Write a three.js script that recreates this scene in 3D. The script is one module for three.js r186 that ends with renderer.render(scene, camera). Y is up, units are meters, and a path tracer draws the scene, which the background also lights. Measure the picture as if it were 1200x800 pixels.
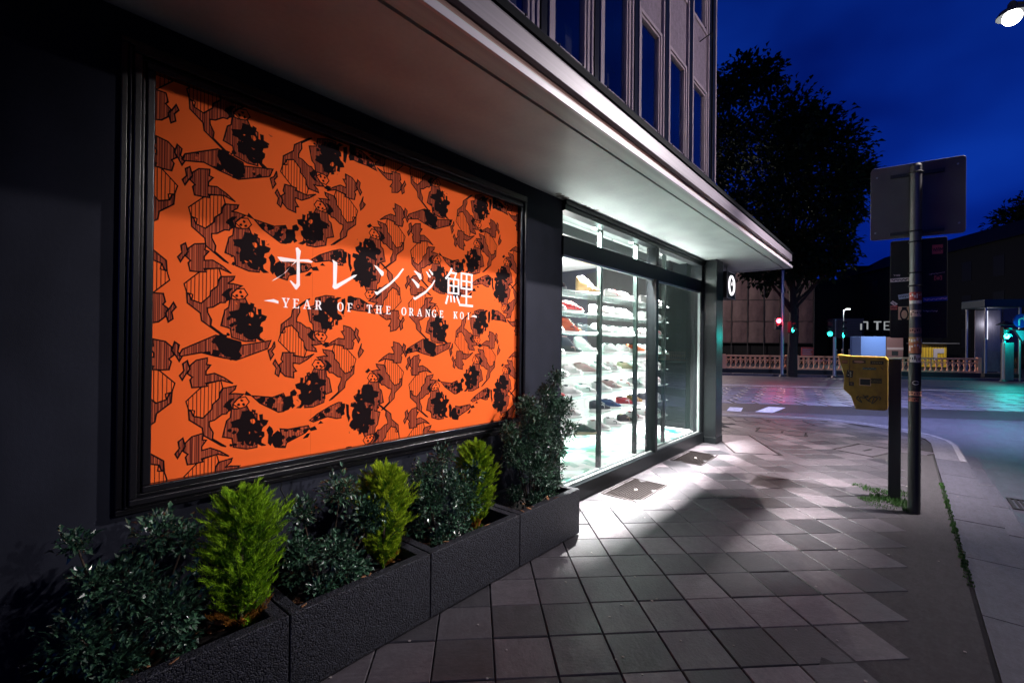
import * as THREE from 'three';
import { RoundedBoxGeometry } from 'three/addons/geometries/RoundedBoxGeometry.js';
import { mergeGeometries } from 'three/addons/utils/BufferGeometryUtils.js';
import { RectAreaLightUniformsLib } from 'three/addons/lights/RectAreaLightUniformsLib.js';
import { createNoise2D, createNoise3D } from 'simplex-noise';

// ------------------------------------------------------------------ camera, sky, exposure
const scene = new THREE.Scene();
const camera = new THREE.PerspectiveCamera(73.32, 1024 / 682, 0.05, 600);
camera.position.set(0, 1.54, 0);
camera.rotation.set(0.268 * Math.PI / 180, 40.43 * Math.PI / 180, 0.595 * Math.PI / 180, 'YXZ');
camera.updateMatrixWorld();

const renderer = new THREE.WebGLRenderer({ antialias: true });
renderer.setSize(1024, 682);
renderer.toneMapping = THREE.LinearToneMapping;
renderer.toneMappingExposure = 1.0;
renderer.shadowMap.enabled = true;
RectAreaLightUniformsLib.init();

// seeded random numbers
function rng(seed) { let a = seed >>> 0; return () => { a = (a + 0x6D2B79F5) >>> 0; let t = a; t = Math.imul(t ^ (t >>> 15), t | 1); t ^= t + Math.imul(t ^ (t >>> 7), t | 61); return ((t ^ (t >>> 14)) >>> 0) / 4294967296; }; }
const R0 = rng(7);
const noise2 = createNoise2D(rng(11)), noise3 = createNoise3D(rng(12));
const fbm = (x, y, o = 4) => { let s = 0, a = 0.5; for (let i = 0; i < o; i++) { s += a * noise2(x, y); x *= 2.03; y *= 2.03; a *= 0.5; } return s; };
const fbm3 = (x, y, z, o = 4) => { let s = 0, a = 0.5; for (let i = 0; i < o; i++) { s += a * noise3(x, y, z); x *= 2.03; y *= 2.03; z *= 2.03; a *= 0.5; } return s; };

{ // late dusk sky: deep blue with faint drifting cloud
  const W = 512, H = 256, data = new Float32Array(W * H * 4);
  for (let j = 0; j < H; j++) for (let i = 0; i < W; i++) {
    const el = ((j + 0.5) / H - 0.5) * Math.PI, az = ((i + 0.5) / W) * 2 * Math.PI - Math.PI;
    const d = [Math.cos(el) * Math.cos(az), Math.sin(el), Math.cos(el) * Math.sin(az)];
    const up = Math.max(0, d[1]);
    const c = fbm3(d[0] * 2.2, d[1] * 4.5, d[2] * 2.2, 5);
    const cl = Math.max(0, Math.min(1, 0.45 + 0.9 * c));
    const v = (2.05 - 1.68 * Math.pow(up, 0.55)) * (0.46 + 0.72 * cl);
    const k = 4 * (j * W + i);
    data[k] = 0.0006 * v + 0.0012 * cl * v; data[k + 1] = 0.0125 * v + 0.009 * cl * v; data[k + 2] = 0.225 * v; data[k + 3] = 1;
    if (d[1] < 0) { data[k] *= 0.5; data[k + 1] *= 0.5; data[k + 2] *= 0.5; }
  }
  const sky = new THREE.DataTexture(data, W, H, THREE.RGBAFormat, THREE.FloatType);
  sky.mapping = THREE.EquirectangularReflectionMapping; sky.magFilter = THREE.LinearFilter; sky.minFilter = THREE.LinearFilter; sky.needsUpdate = true;
  scene.background = sky; scene.environment = sky; scene.environmentIntensity = 1; scene.backgroundIntensity = 1;
}

// light strengths in one place
const POST_LAMP = 480, WALL_SPOT = 270, FAR_SPOT = 430, ROAD_LAMP = 1050, SHOP_SPOT = 690, ROOM_SPOT = 16, STRIP = 74;

// ------------------------------------------------------------------ helpers
const used = {};
function numbered(n) { used[n] = (used[n] ?? -1) + 1; return used[n] ? n + '_' + String(used[n]).padStart(3, '0') : n; }
function tag(o, label, category, group) { o.userData.label = label; o.userData.category = category; if (group) o.userData.group = group; return o; }
function thing(name, label, category, [x, y, z] = [0, 0, 0], turn = 0, group) {
  const o = new THREE.Group(); o.name = numbered(name); o.position.set(x, y, z); o.rotation.y = turn; scene.add(o);
  return tag(o, label, category, group);
}
function struct(name) { const o = new THREE.Group(); o.name = numbered(name); o.userData.kind = 'structure'; scene.add(o); return o; }
function mesh(name, geo, mat, parent, stuff) {
  const m = new THREE.Mesh(geo, mat); m.name = parent ? name : numbered(name); m.castShadow = m.receiveShadow = true;
  if (stuff) m.userData.kind = 'stuff';
  (parent || scene).add(m); return m;
}
const each = (name, list, mat, parent) => list.forEach((g) => mesh(name, g, mat, parent));
function plain(g) { const r = g.index ? g.toNonIndexed() : g; for (const k of Object.keys(r.attributes)) if (!['position', 'normal', 'uv'].includes(k)) r.deleteAttribute(k); return r; }
function merge(list) { return list.length === 1 ? plain(list[0]) : mergeGeometries(list.map(plain)); }
// uv in metres by dominant normal
function metric(g, ou = 0, ov = 0) {
  g = plain(g); const p = g.attributes.position, n = g.attributes.normal, uv = new Float32Array(p.count * 2);
  for (let i = 0; i < p.count; i += 3) {
    let nx = 0, ny = 0, nz = 0; for (let k = 0; k < 3; k++) { nx += n.getX(i + k); ny += n.getY(i + k); nz += n.getZ(i + k); }
    nx = Math.abs(nx); ny = Math.abs(ny); nz = Math.abs(nz);
    for (let k = 0; k < 3; k++) { const x = p.getX(i + k), y = p.getY(i + k), z = p.getZ(i + k); const a = nx >= ny && nx >= nz ? [z, y] : ny >= nz ? [x, z] : [x, y]; uv[2 * (i + k)] = a[0] + ou; uv[2 * (i + k) + 1] = a[1] + ov; }
  }
  g.setAttribute('uv', new THREE.BufferAttribute(uv, 2)); return g;
}
const V = (x, y, z) => new THREE.Vector3(x, y, z);
function put(g, x, y, z, rx = 0, ry = 0, rz = 0) { g.applyMatrix4(new THREE.Matrix4().makeRotationFromEuler(new THREE.Euler(rx, ry, rz, 'YXZ')).setPosition(x, y, z)); return g; }
const bx = (w, h, d, x, y, z, rx = 0, ry = 0, rz = 0) => put(new THREE.BoxGeometry(w, h, d), x, y, z, rx, ry, rz);
const span = (x0, x1, y0, y1, z0, z1) => bx(Math.abs(x1 - x0), Math.abs(y1 - y0), Math.abs(z1 - z0), (x0 + x1) / 2, (y0 + y1) / 2, (z0 + z1) / 2);
const rspan = (x0, x1, y0, y1, z0, z1, r = 0.006) => put(new RoundedBoxGeometry(Math.abs(x1 - x0), Math.abs(y1 - y0), Math.abs(z1 - z0), 2, r), (x0 + x1) / 2, (y0 + y1) / 2, (z0 + z1) / 2);
const cyl = (r0, r1, h, x, y, z, n = 16, rx = 0, ry = 0, rz = 0) => put(new THREE.CylinderGeometry(r1, r0, h, n), x, y, z, rx, ry, rz);
function bar(a, b, r, n = 8, r2 = r) { const A = V(...a), B = V(...b), d = B.clone().sub(A), g = new THREE.CylinderGeometry(r2, r, d.length(), n); g.applyQuaternion(new THREE.Quaternion().setFromUnitVectors(V(0, 1, 0), d.clone().normalize())); const c = A.add(B).multiplyScalar(0.5); g.translate(c.x, c.y, c.z); return g; }
function slabShape(pts, y0, y1) { // horizontal polygon of [x, z] between two heights
  const s = new THREE.Shape(pts.map(([x, z]) => new THREE.Vector2(x, -z))); const g = new THREE.ExtrudeGeometry(s, { depth: y1 - y0, bevelEnabled: false }); g.rotateX(-Math.PI / 2); g.translate(0, y0, 0); return metric(g);
}
function tex(size, fn, { srgb = true, repeat = 1, h } = {}) { // fn(u, v) -> [r, g, b] 0..1
  const W = size, H = h || size, d = new Uint8Array(W * H * 4);
  for (let j = 0; j < H; j++) for (let i = 0; i < W; i++) { const c = fn(i / W, j / H), k = 4 * (j * W + i); for (let q = 0; q < 3; q++) d[k + q] = Math.max(0, Math.min(255, (Array.isArray(c) ? c[q] : c) * 255)); d[k + 3] = 255; }
  const t = new THREE.DataTexture(d, W, H, THREE.RGBAFormat); t.wrapS = t.wrapT = THREE.RepeatWrapping; t.magFilter = THREE.LinearFilter; t.minFilter = THREE.LinearMipmapLinearFilter; t.generateMipmaps = true;
  if (srgb) t.colorSpace = THREE.SRGBColorSpace; t.repeat.set(repeat, repeat); t.needsUpdate = true; return t;
}
// periodic noise on the unit square
const pn = (u, v, f, s = 0) => { const a = u * 2 * Math.PI, b = v * 2 * Math.PI, k = f / (2 * Math.PI); return 0.5 * (noise3(Math.cos(a) * k + s, Math.sin(a) * k, Math.cos(b) * k) + noise3(Math.sin(b) * k + s + 9, Math.cos(a) * k, Math.sin(a) * k + 3)); };
function grains(n, seed, r0, r1) { // periodic scatter of pebbles -> height field sampler
  const R = rng(seed), cell = Math.ceil(Math.sqrt(n)), pts = []; for (let i = 0; i < cell * cell; i++) pts.push([(i % cell + R()) / cell, (Math.floor(i / cell) + R()) / cell, r0 + R() * (r1 - r0), R()]);
  return (u, v) => { let best = 0, tone = 0; const ci = Math.floor(u * cell), cj = Math.floor(v * cell); for (let a = -1; a <= 1; a++) for (let b = -1; b <= 1; b++) { const q = pts[((cj + b + cell) % cell) * cell + ((ci + a + cell) % cell)]; let dx = Math.abs(u - q[0]), dy = Math.abs(v - q[1]); dx = Math.min(dx, 1 - dx); dy = Math.min(dy, 1 - dy); const k = 1 - (dx * dx + dy * dy) / (q[2] * q[2]); if (k > best) { best = k; tone = q[3]; } } return [Math.sqrt(Math.max(0, best)), tone]; };
}
const lin = (r, g, b) => new THREE.Color().setRGB(r, g, b);
const phys = (c, roughness, specularIntensity, o = {}) => new THREE.MeshPhysicalMaterial({ color: lin(...c), roughness, specularIntensity, ...o });
const std = (c, roughness = 0.7, o = {}) => new THREE.MeshStandardMaterial({ color: Array.isArray(c) ? lin(...c) : c, roughness, ...o });

// ------------------------------------------------------------------ textures and materials
const rs = rng(31);
const speckle = tex(512, (u, v) => { const s = 0.80 + 0.08 * pn(u, v, 5) + 0.10 * pn(u, v, 17, 4) + 0.24 * (rs() - 0.5) + (rs() < 0.012 ? 0.22 : 0); return [s * 1.0, s * 0.98, s]; });
const speckleBump = tex(512, (u, v) => 0.5 + 0.16 * pn(u, v, 24, 2) + 0.4 * (rs() - 0.5), { srgb: false });
const smoothNoise = tex(256, (u, v) => { const s = 0.86 + 0.10 * pn(u, v, 3) + 0.08 * pn(u, v, 11, 3) + 0.03 * (rs() - 0.5); return [s, s, s]; });
const roughNoise = tex(256, (u, v) => 0.80 + 0.09 * pn(u, v, 4, 5) + 0.06 * pn(u, v, 15, 1) + 0.06 * (rs() - 0.5), { srgb: false });
const peb = grains(2600, 5, 0.011, 0.019);
const aggregate = tex(1024, (u, v) => { const [h, t] = peb(u, v), s = 0.25 + 0.55 * h * (0.35 + 0.65 * t * t) + 0.06 * (rs() - 0.5); return [s * 0.95, s * 0.97, s]; });
const aggregateBump = tex(1024, (u, v) => { const [h] = peb(u, v); return 0.1 + 0.8 * h + 0.06 * (rs() - 0.5); }, { srgb: false });
const rep = (t, k) => { const c = t.clone(); c.repeat.set(k, k); c.needsUpdate = true; return c; };
const grainA = rep(speckle, 1.9), grainB = rep(speckleBump, 1.9), soft1 = rep(smoothNoise, 0.45), rough1 = rep(roughNoise, 0.6), pebA = rep(aggregate, 2.9), pebB = rep(aggregateBump, 2.9), asphA = rep(speckle, 0.8), asphB = rep(speckleBump, 0.8), rough2 = rep(roughNoise, 0.12);

const M = {
  wall: phys([0.021, 0.024, 0.036], 0.8, 0.25, { map: soft1, bumpMap: grainB, bumpScale: 0.0008 }),
  blackWood: phys([0.007, 0.007, 0.009], 0.24, 1),
  darkMetal: phys([0.007, 0.009, 0.010], 0.36, 0.3),
  pillar: phys([0.010, 0.012, 0.013], 0.24, 0.6),
  soffit: std([0.385, 0.43, 0.42], 0.6, { map: rep(smoothNoise, 0.25) }),
  whitePaint: std([0.215, 0.19, 0.22], 0.5, { map: rep(smoothNoise, 0.8) }),
  lip: std([0.36, 0.33, 0.36], 0.45),
  brownStrip: std([0.17, 0.078, 0.062], 0.5),
  blackFelt: phys([0.007, 0.008, 0.009], 0.9, 0.15),
  mauveFrame: std([0.52, 0.43, 0.46], 0.45, { metalness: 0.1, map: rep(smoothNoise, 0.9) }),
  spandrel: std([0.33, 0.28, 0.325], 0.6, { map: grainA }),
  nightRoom: std([0.012, 0.012, 0.016], 0.9),
  curtain: std([0.10, 0.09, 0.11], 0.9),
  glass: new THREE.MeshPhysicalMaterial({ color: lin(0.985, 1.0, 0.99), roughness: 0, transmission: 1, thickness: 0, ior: 1.5 }),
  shelfGlass: new THREE.MeshPhysicalMaterial({ color: lin(0.90, 0.97, 0.95), roughness: 0.03, transmission: 0.88, thickness: 0, ior: 1.5 }),
  steel: std([0.42, 0.46, 0.45], 0.3, { metalness: 0.8 }),
  roomWhite: std([0.60, 0.62, 0.62], 0.55), shopPost: phys([0.012, 0.020, 0.018], 0.4, 0.4), ceiling: std([0.8, 0.81, 0.80], 0.7), counter: std([0.72, 0.71, 0.71], 0.6), roomGrey: std([0.020, 0.021, 0.023], 0.7), roomDark: phys([0.005, 0.0085, 0.0085], 0.5, 0.15),
  bed: std([0.020, 0.020, 0.022], 0.95, { map: asphA }),
  kerb: std([0.085, 0.085, 0.11], 0.6, { map: grainA, bumpMap: grainB, bumpScale: 0.003 }),
  kerbArc: std([0.15, 0.15, 0.18], 0.6, { map: grainA, bumpMap: grainB, bumpScale: 0.003 }),
  kerbPale: std([0.30, 0.30, 0.33], 0.6, { map: grainA, bumpMap: grainB, bumpScale: 0.003 }),
  asphalt: std([0.075, 0.073, 0.092], 0.6, { map: asphA, bumpMap: asphB, bumpScale: 0.006, roughnessMap: rough2 }),
  asphaltDark: std([0.022, 0.022, 0.026], 0.6, { map: asphA, bumpMap: asphB, bumpScale: 0.005 }),
  stripAsphalt: std([0.050, 0.048, 0.052], 0.85, { map: grainA, bumpMap: grainB, bumpScale: 0.004 }),
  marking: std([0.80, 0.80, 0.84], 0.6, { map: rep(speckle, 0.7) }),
  iron: std([0.045, 0.036, 0.034], 0.55, { metalness: 0.6, map: grainA }),
  aggregate: phys([0.105, 0.105, 0.125], 0.45, 0.5, { map: pebA, bumpMap: pebB, bumpScale: 0.005 }),
  soil: std([0.022, 0.015, 0.012], 0.95, { map: grainA, bumpMap: grainB, bumpScale: 0.02 }),
  pole: std([0.20, 0.20, 0.20], 0.45, { metalness: 0.6, map: soft1 }),
  poleDark: std([0.030, 0.034, 0.034], 0.5, { map: soft1 }),
  signBack: std([0.16, 0.15, 0.14], 0.55, { metalness: 0.2, map: soft1 }),
  binYellow: std([0.26, 0.15, 0.010], 0.5, { map: rep(smoothNoise, 2) }),
  binBlack: std([0.012, 0.013, 0.013], 0.6),
  leaf: phys([0.015, 0.052, 0.027], 0.5, 0.6, { clearcoat: 1, clearcoatRoughness: 0.26 }), leafB: phys([0.042, 0.115, 0.058], 0.5, 0.6, { clearcoat: 1, clearcoatRoughness: 0.24 }), twig: std([0.05, 0.032, 0.02], 0.9),
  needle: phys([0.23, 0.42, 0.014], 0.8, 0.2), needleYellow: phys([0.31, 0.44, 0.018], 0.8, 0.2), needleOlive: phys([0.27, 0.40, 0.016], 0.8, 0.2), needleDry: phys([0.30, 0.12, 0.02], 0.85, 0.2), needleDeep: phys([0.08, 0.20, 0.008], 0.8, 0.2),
  grass: std([0.035, 0.11, 0.015], 0.8), deadLeaf: std([0.30, 0.14, 0.06], 0.8), paleSpeck: std([0.30, 0.27, 0.25], 0.8),
  crown: phys([0.012, 0.026, 0.012], 0.8, 0.2), bark: std([0.035, 0.028, 0.022], 0.95, { map: grainA, bumpMap: grainB, bumpScale: 0.02 }),
  rail: std([0.82, 0.40, 0.21], 0.6), plinth: std([0.03, 0.03, 0.032], 0.8, { map: grainA }),
  netting: std([0.085, 0.055, 0.058], 0.85, { map: rep(smoothNoise, 0.3) }), nettingB: std([0.10, 0.070, 0.070], 0.85, { map: rep(smoothNoise, 0.22) }),
  glassDark: phys([0.008, 0.009, 0.011], 0.6, 0.3), darkBuilding: phys([0.009, 0.010, 0.011], 0.9, 0.2), black: std([0.006, 0.007, 0.007], 0.7),
};
const glow = (c, k) => new THREE.MeshStandardMaterial({ color: 0x000000, emissive: lin(...c), emissiveIntensity: k, roughness: 0.5 });

// ------------------------------------------------------------------ lamps that light the street
function lampHead(name, label, [x, y, z], lens, arm) { // a luminaire on an arm that reaches out from a tall pole
  const t = thing(name, label, 'street lamp', [x, y, z]);
  const hood = new THREE.LatheGeometry([[0.03, 0.26], [0.06, 0.22], [0.07, 0.14], [0.17, 0.09], [0.21, 0.02], [0.21, 0.0]].map((p) => new THREE.Vector2(...p)), 24);
  mesh('hood', hood, M.poleDark, t);
  mesh('lamp_glass', put(new THREE.SphereGeometry(lens, 20, 12), 0, -0.03, 0), glow([1, 0.98, 0.95], 16), t);
  mesh('arm', bar([0, 0.22, 0], [arm[0], 0.55, arm[1]], 0.03, 8, 0.05), M.poleDark, t);
  mesh('pole', bar([arm[0], 0.9, arm[1]], [arm[0], -y - 0.1, arm[1]], 0.06, 12, 0.10), M.poleDark, t);
  return t;
}
const lampLight = (c, k, [x, y, z], r) => { const p = new THREE.PointLight(new THREE.Color(...c), k); p.position.set(x, y, z); p.castShadow = true; p.shadow.radius = r; scene.add(p); };
const floodLight = (c, k, at, to, angle, r) => { const l = new THREE.SpotLight(new THREE.Color(...c), k); l.position.set(...at); l.target.position.set(...to); scene.add(l.target); l.angle = angle; l.penumbra = 1; l.castShadow = true; l.shadow.radius = r; scene.add(l); };
lampHead('street_lamp', 'lit white street lamp in the sky at the top right corner', [1.47, 7.5, -12.0], 0.13, [4.9, -4.2]);
floodLight([0.46, 0.52, 1], ROAD_LAMP, [1.47, 7.34, -12.0], [0.6, 0, -16.5], 0.92, 6);
lampHead('street_lamp', 'white street lamp over the side street, off to the right', [1.6, 5.6, -6.7], 0.1, [6.4, 0.6]);
floodLight([1, 0.90, 0.93], POST_LAMP, [1.6, 5.46, -6.7], [-1.9, 0, -8.0], 0.61, 3);
lampLight([1, 0.88, 0.92], 44, [1.6, 5.44, -6.69], 4);
floodLight([1, 0.92, 0.94], WALL_SPOT, [1.6, 5.46, -6.71], [-2.45, 1.9, -3.0], 0.36, 5);
lampHead('street_lamp', 'unseen white lamp added across the side street, beamed at the poster wall', [8.6, 5.9, -5.5], 0.1, [1.2, 0.1]);
floodLight([1, 0.92, 0.94], FAR_SPOT, [8.6, 5.75, -5.5], [-2.45, 1.68, -2.05], 0.178, 6);  // off-view lamp added to lift the poster and wall under the canopy

// ------------------------------------------------------------------ street frame: s runs along the cross street, q away from it
const ST = [0.866, -0.5], SN = [-0.5, -0.866];
const P = (s, q, y = 0) => [s * ST[0] + q * SN[0], y, s * ST[1] + q * SN[1]];
const XZ = (s, q) => { const p = P(s, q); return [p[0], p[2]]; };
const STREET = Math.PI / 6; // turn of things that stand along the cross street

// ------------------------------------------------------------------ ground, road, pavement
{
  const g = struct('ground'); mesh('ground_sheet', metric(new THREE.PlaneGeometry(900, 900).rotateX(-Math.PI / 2).translate(0, -0.4, 0)), M.asphaltDark, g);
  const r = struct('road');
  mesh('asphalt', slabShape([[0.6, 8], [40, 8], ...[[40, 27.4], [-60, 27.4], [-60, 10.9]].map((a) => XZ(...a)), XZ(-3.5, 10.9), [-2.6, -11.3], [-0.4, -8]], -0.39, -0.10), M.asphalt, r);
  mesh('dark_asphalt', metric(slabShape([XZ(-30, 12.4), XZ(-4, 12.5), XZ(6, 12.35), XZ(40, 12.4), XZ(40, 13.95), XZ(6, 14.0), XZ(-4, 13.9), XZ(-30, 14.0)], -0.0965, -0.096)), M.asphaltDark, r);
  // concrete slabs that carry the tram track
  const slabs = [0.20, 0.235, 0.27, 0.18].map((k) => std([k, k * 0.97, k * 1.18], 0.42, { map: asphA, bumpMap: asphB, bumpScale: 0.005, roughnessMap: rough2 }));
  const geos = [0, 1, 2].map((k) => metric(new RoundedBoxGeometry(0.54, 0.06, 0.69, 1, 0.012), k * 0.37, k * 0.61));
  mesh('slab_bed', slabShape([XZ(-30, 14.05), XZ(45, 14.05), XZ(45, 19.75), XZ(-30, 19.75)], -0.0985, -0.098), M.black, r);
  const far = [];
  for (let row = 0; row < 7; row++) for (let i = -4; i < 36; i++) {
    const s = i * 0.62 + (row % 2) * 0.31 + 3, q = 14.48 + row * 0.81, g = geos[Math.floor(R0() * 3)], p = P(s, q, -0.118 + (R0() - 0.5) * 0.006);
    if (s > 4.5 && s < 22) { const m = mesh('slab', g, slabs[Math.floor(R0() * 4)], r); m.position.set(...p); m.rotation.set((R0() - 0.5) * 0.008, STREET, (R0() - 0.5) * 0.008); }
    else far.push(put(g.clone(), ...p, 0, STREET, 0));
  }
  mesh('slab_field', merge(far), slabs[0], r, true);
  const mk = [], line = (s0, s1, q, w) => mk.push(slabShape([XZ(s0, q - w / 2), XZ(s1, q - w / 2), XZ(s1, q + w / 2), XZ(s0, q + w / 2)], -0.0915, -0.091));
  line(-20, 45, 20.35, 0.30); line(-20, 45, 21.0, 0.09);  // headlight trails painted as pale lines along the road
  mk.push(slabShape([[-2.78, -12.62], [-2.42, -12.70], [-2.36, -14.02], [-2.74, -13.95]], -0.0905, -0.090), slabShape([[-3.35, -12.25], [-3.05, -12.4], [-3.2, -13.2], [-3.5, -13.1]], -0.0905, -0.090));
  mesh('trail_and_road_marking', merge(mk), M.marking, r);
}
// kerb: straight along the side street, round the corner, then along the cross street
const KX = 0.68, KR = 1.8, KC = [KX - KR, -10.05];
{
  const k = struct('kerb');
  const path = []; // [x, z, direction angle] of the outer edge
  for (let z = 6; z > KC[1]; z -= 0.98) path.push([KX, z, 0]);
  for (let a = 0; a <= 120; a += 15) path.push([KC[0] + KR * Math.cos(a * Math.PI / 180), KC[1] - KR * Math.sin(a * Math.PI / 180), a]);
  const e = path[path.length - 1]; for (let i = 1; i < 14; i++) path.push([e[0] - 0.866 * 0.98 * i, e[1] + 0.5 * 0.98 * i, 120]);
  const W = 0.32;
  for (let i = 0; i + 1 < path.length; i++) {
    const [x0, z0, a0] = path[i], [x1, z1, a1] = path[i + 1], g = 0.004;
    const inn = (x, z, a, w) => [x - w * Math.cos(a * Math.PI / 180), z + w * Math.sin(a * Math.PI / 180)];
    const t = (p, q, f) => [p[0] + (q[0] - p[0]) * f, p[1] + (q[1] - p[1]) * f];
    const A = [x0, z0], B = [x1, z1], Ai = inn(x0, z0, a0, W), Bi = inn(x1, z1, a1, W);
    const arc = z0 < -8.3, y = arc ? 0.004 : 0.0 + 0.003 * (R0() - 0.5);
    const s = slabShape([t(A, B, g), t(A, B, 1 - g), t(Ai, Bi, 1 - g), t(Ai, Bi, g)], -0.12, y);
    mesh('kerb_stone', s, arc ? M.kerbArc : M.kerb, k);
    if (arc) { const w = 0.075, Ao = inn(x0, z0, a0, 0.012), Bo = inn(x1, z1, a1, 0.012), Aw = inn(x0, z0, a0, w), Bw = inn(x1, z1, a1, w); mesh('edge_stripe', slabShape([t(Ao, Bo, g), t(Ao, Bo, 1 - g), t(Aw, Bw, 1 - g), t(Aw, Bw, g)], y + 0.0005, y + 0.004), M.kerbPale, k); }
  }
  // gutter stones at the foot of the straight kerb
  for (let i = 0; i < 9; i++) mesh('gutter_stone', metric(rspan(KX + 0.012, KX + 0.17, -0.16, -0.088, -1 - i * 0.98, -1.96 - i * 0.98, 0.006)), M.kerb, k);
}
const inPave = (x, z, m = 0) => { // inside the pavement: left of the kerb's inner line by m
  const W = 0.33 + m; if (z > KC[1]) return x < KX - W && x > -2.5;
  const dx = x - KC[0], dz = z - KC[1], a = Math.atan2(-dz, dx) * 180 / Math.PI;
  if (a >= 0 && a <= 120) return Math.hypot(dx, dz) < KR - W;
  return (x * SN[0] + z * SN[1]) < 11.0 - 0.03 - W && z > -13 && x > -9;
};
const covers = [ // things let into the pavement: centre, half sizes, turn
  { x: -2.17, z: -4.6, w: 0.20, d: 0.36, r: 0, k: 'grate' }, { x: -2.17, z: -6.45, w: 0.20, d: 0.36, r: 0, k: 'grate' },
  { x: -1.92, z: -7.93, w: 0.30, d: 0.72, r: 0.5, k: 'hatch' }, { x: -0.41, z: -8.72, w: 0.26, d: 0.42, r: -0.35, k: 'cover' },
  { x: -1.66, z: -9.45, w: 0.38, d: 0.22, r: 0.1, k: 'cover' }, { x: -2.45, z: -10.55, w: 0.32, d: 0.28, r: 0.52, k: 'cover' }, { x: -1.72, z: -10.75, w: 0.34, d: 0.28, r: 0.52, k: 'cover' },
];
const inCover = (x, z, m) => covers.some((c) => { const dx = x - c.x, dz = z - c.z, u = dx * Math.cos(c.r) - dz * Math.sin(c.r), v = dx * Math.sin(c.r) + dz * Math.cos(c.r); return Math.abs(u) < c.w + m && Math.abs(v) < c.d + m; });
const tileMats = [];
{
  const pv = struct('pavement');
  const edge = []; for (let a = 0; a <= 120; a += 10) edge.push([KC[0] + (KR - 0.322) * Math.cos(a * Math.PI / 180), KC[1] - (KR - 0.322) * Math.sin(a * Math.PI / 180)]);
  const last = edge[edge.length - 1];
  mesh('bed', slabShape([[-9, 6], [KX - 0.322, 6], ...edge, [last[0] - 0.866 * 9, last[1] + 4.5]], -0.30, -0.014), M.bed, pv);
  // the asphalt strip between the slabs and the kerb
  mesh('asphalt_strip', slabShape([[-0.30, 6], [KX - 0.345, 6], [KX - 0.345, -8.9], [-0.30, -8.9]], -0.0138, -0.0020), M.stripAsphalt, pv);
  const tones = [[0.058, 0.057, 0.062], [0.078, 0.075, 0.081], [0.114, 0.105, 0.113], [0.172, 0.153, 0.163], [0.042, 0.042, 0.047], [0.092, 0.087, 0.094]];
  const mats = tones.map((c) => std(c, 0.58, { map: grainA, bumpMap: grainB, bumpScale: 0.0022, roughnessMap: rough1 }));
  tileMats.push(...mats);
  const N = 0.2945, H = N / 2 - 0.003;
  function tile(ou, ov) { // slab with a small chamfer and a skirt
    const c = H - 0.004, p = [], f = (a, b, cc, d) => p.push(...a, ...b, ...cc, ...a, ...cc, ...d);
    const T = [[-c, 0, -c], [-c, 0, c], [c, 0, c], [c, 0, -c]], S = [[-H, -0.005, -H], [-H, -0.005, H], [H, -0.005, H], [H, -0.005, -H]], B = S.map(([x, , z]) => [x, -0.03, z]);
    f(...T); for (let i = 0; i < 4; i++) { const j = (i + 1) % 4; f(T[i], S[i], S[j], T[j]); f(S[i], B[i], B[j], S[j]); }
    const g = new THREE.BufferGeometry(); g.setAttribute('position', new THREE.BufferAttribute(new Float32Array(p), 3)); g.computeVertexNormals(); return metric(g, ou, ov);
  }
  const variants = [0, 1, 2, 3, 4, 5].map((k) => tile(k * 0.43, k * 0.71));
  const R = rng(101), list = [], Q2 = Math.SQRT1_2;
  for (let i = -40; i < 60; i++) for (let j = -70; j < 20; j++) {
    const A = 0.107 + 0.2948 * (i + 0.5), B = -2.403 + 0.2942 * (j + 0.5), x = (A + B) * Q2, z = (B - A) * Q2;
    if (x < -2.62 && z > -7.7) continue; if (x > -0.02 && z > -8.9) continue; if (!inPave(x, z, x > -0.6 && z < -8.5 ? 0.10 : 0.08) || z > 1.2 || x < -7 || z < -12.6) continue;
    if (inCover(x, z, 0.13)) continue;
    const D = -x * 0.6486 - z * 0.761; list.push({ x, z, D: Math.hypot(x, z), inView: D > 0.3 && Math.abs((x * 0.761 - z * 0.6486) / D) < 1.25 });
  }
  list.sort((a, b) => (b.inView - a.inView) || a.D - b.D);
  const rest = mats.map(() => []);
  list.forEach((q, n) => {
    const u = R(), near = Math.max(0, Math.min(1, 0.5 + fbm(q.x * 0.7, q.z * 0.7, 2)));
    const mi = u < 0.22 ? 0 : u < 0.42 ? 1 : u < 0.60 ? 2 : u < 0.60 + 0.16 * near + 0.05 ? 3 : u < 0.90 ? 5 : 4, v = Math.floor(R() * 6);
    const y = (R() - 0.5) * 0.004, rx = (R() - 0.5) * 0.012, rz = (R() - 0.5) * 0.012, turn = Math.PI / 4 + Math.floor(R() * 4) * Math.PI / 2 + (R() - 0.5) * 0.008;
    if (n < 290) { const m = mesh('tile', variants[v], mats[mi], pv); m.position.set(q.x, y, q.z); m.rotation.set(rx, turn, rz, 'YXZ'); }
    else rest[mi].push(put(variants[v].clone(), q.x, y, q.z, rx, turn, rz));
  });
  rest.forEach((l, i) => l.length && mesh('tile_field', merge(l), mats[i], pv, true));
  // narrow infill stones along the foot of the shop front and round the covers
  const inf = []; for (let i = 0; i < 13; i++) inf.push(put(metric(new RoundedBoxGeometry(0.16, 0.03, 0.30, 1, 0.004), i * 0.3, 0), -2.43, -0.0165, -3.3 - 0.32 * i));
  mesh('infill_stone', merge(inf), mats[2], pv, true);
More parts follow.
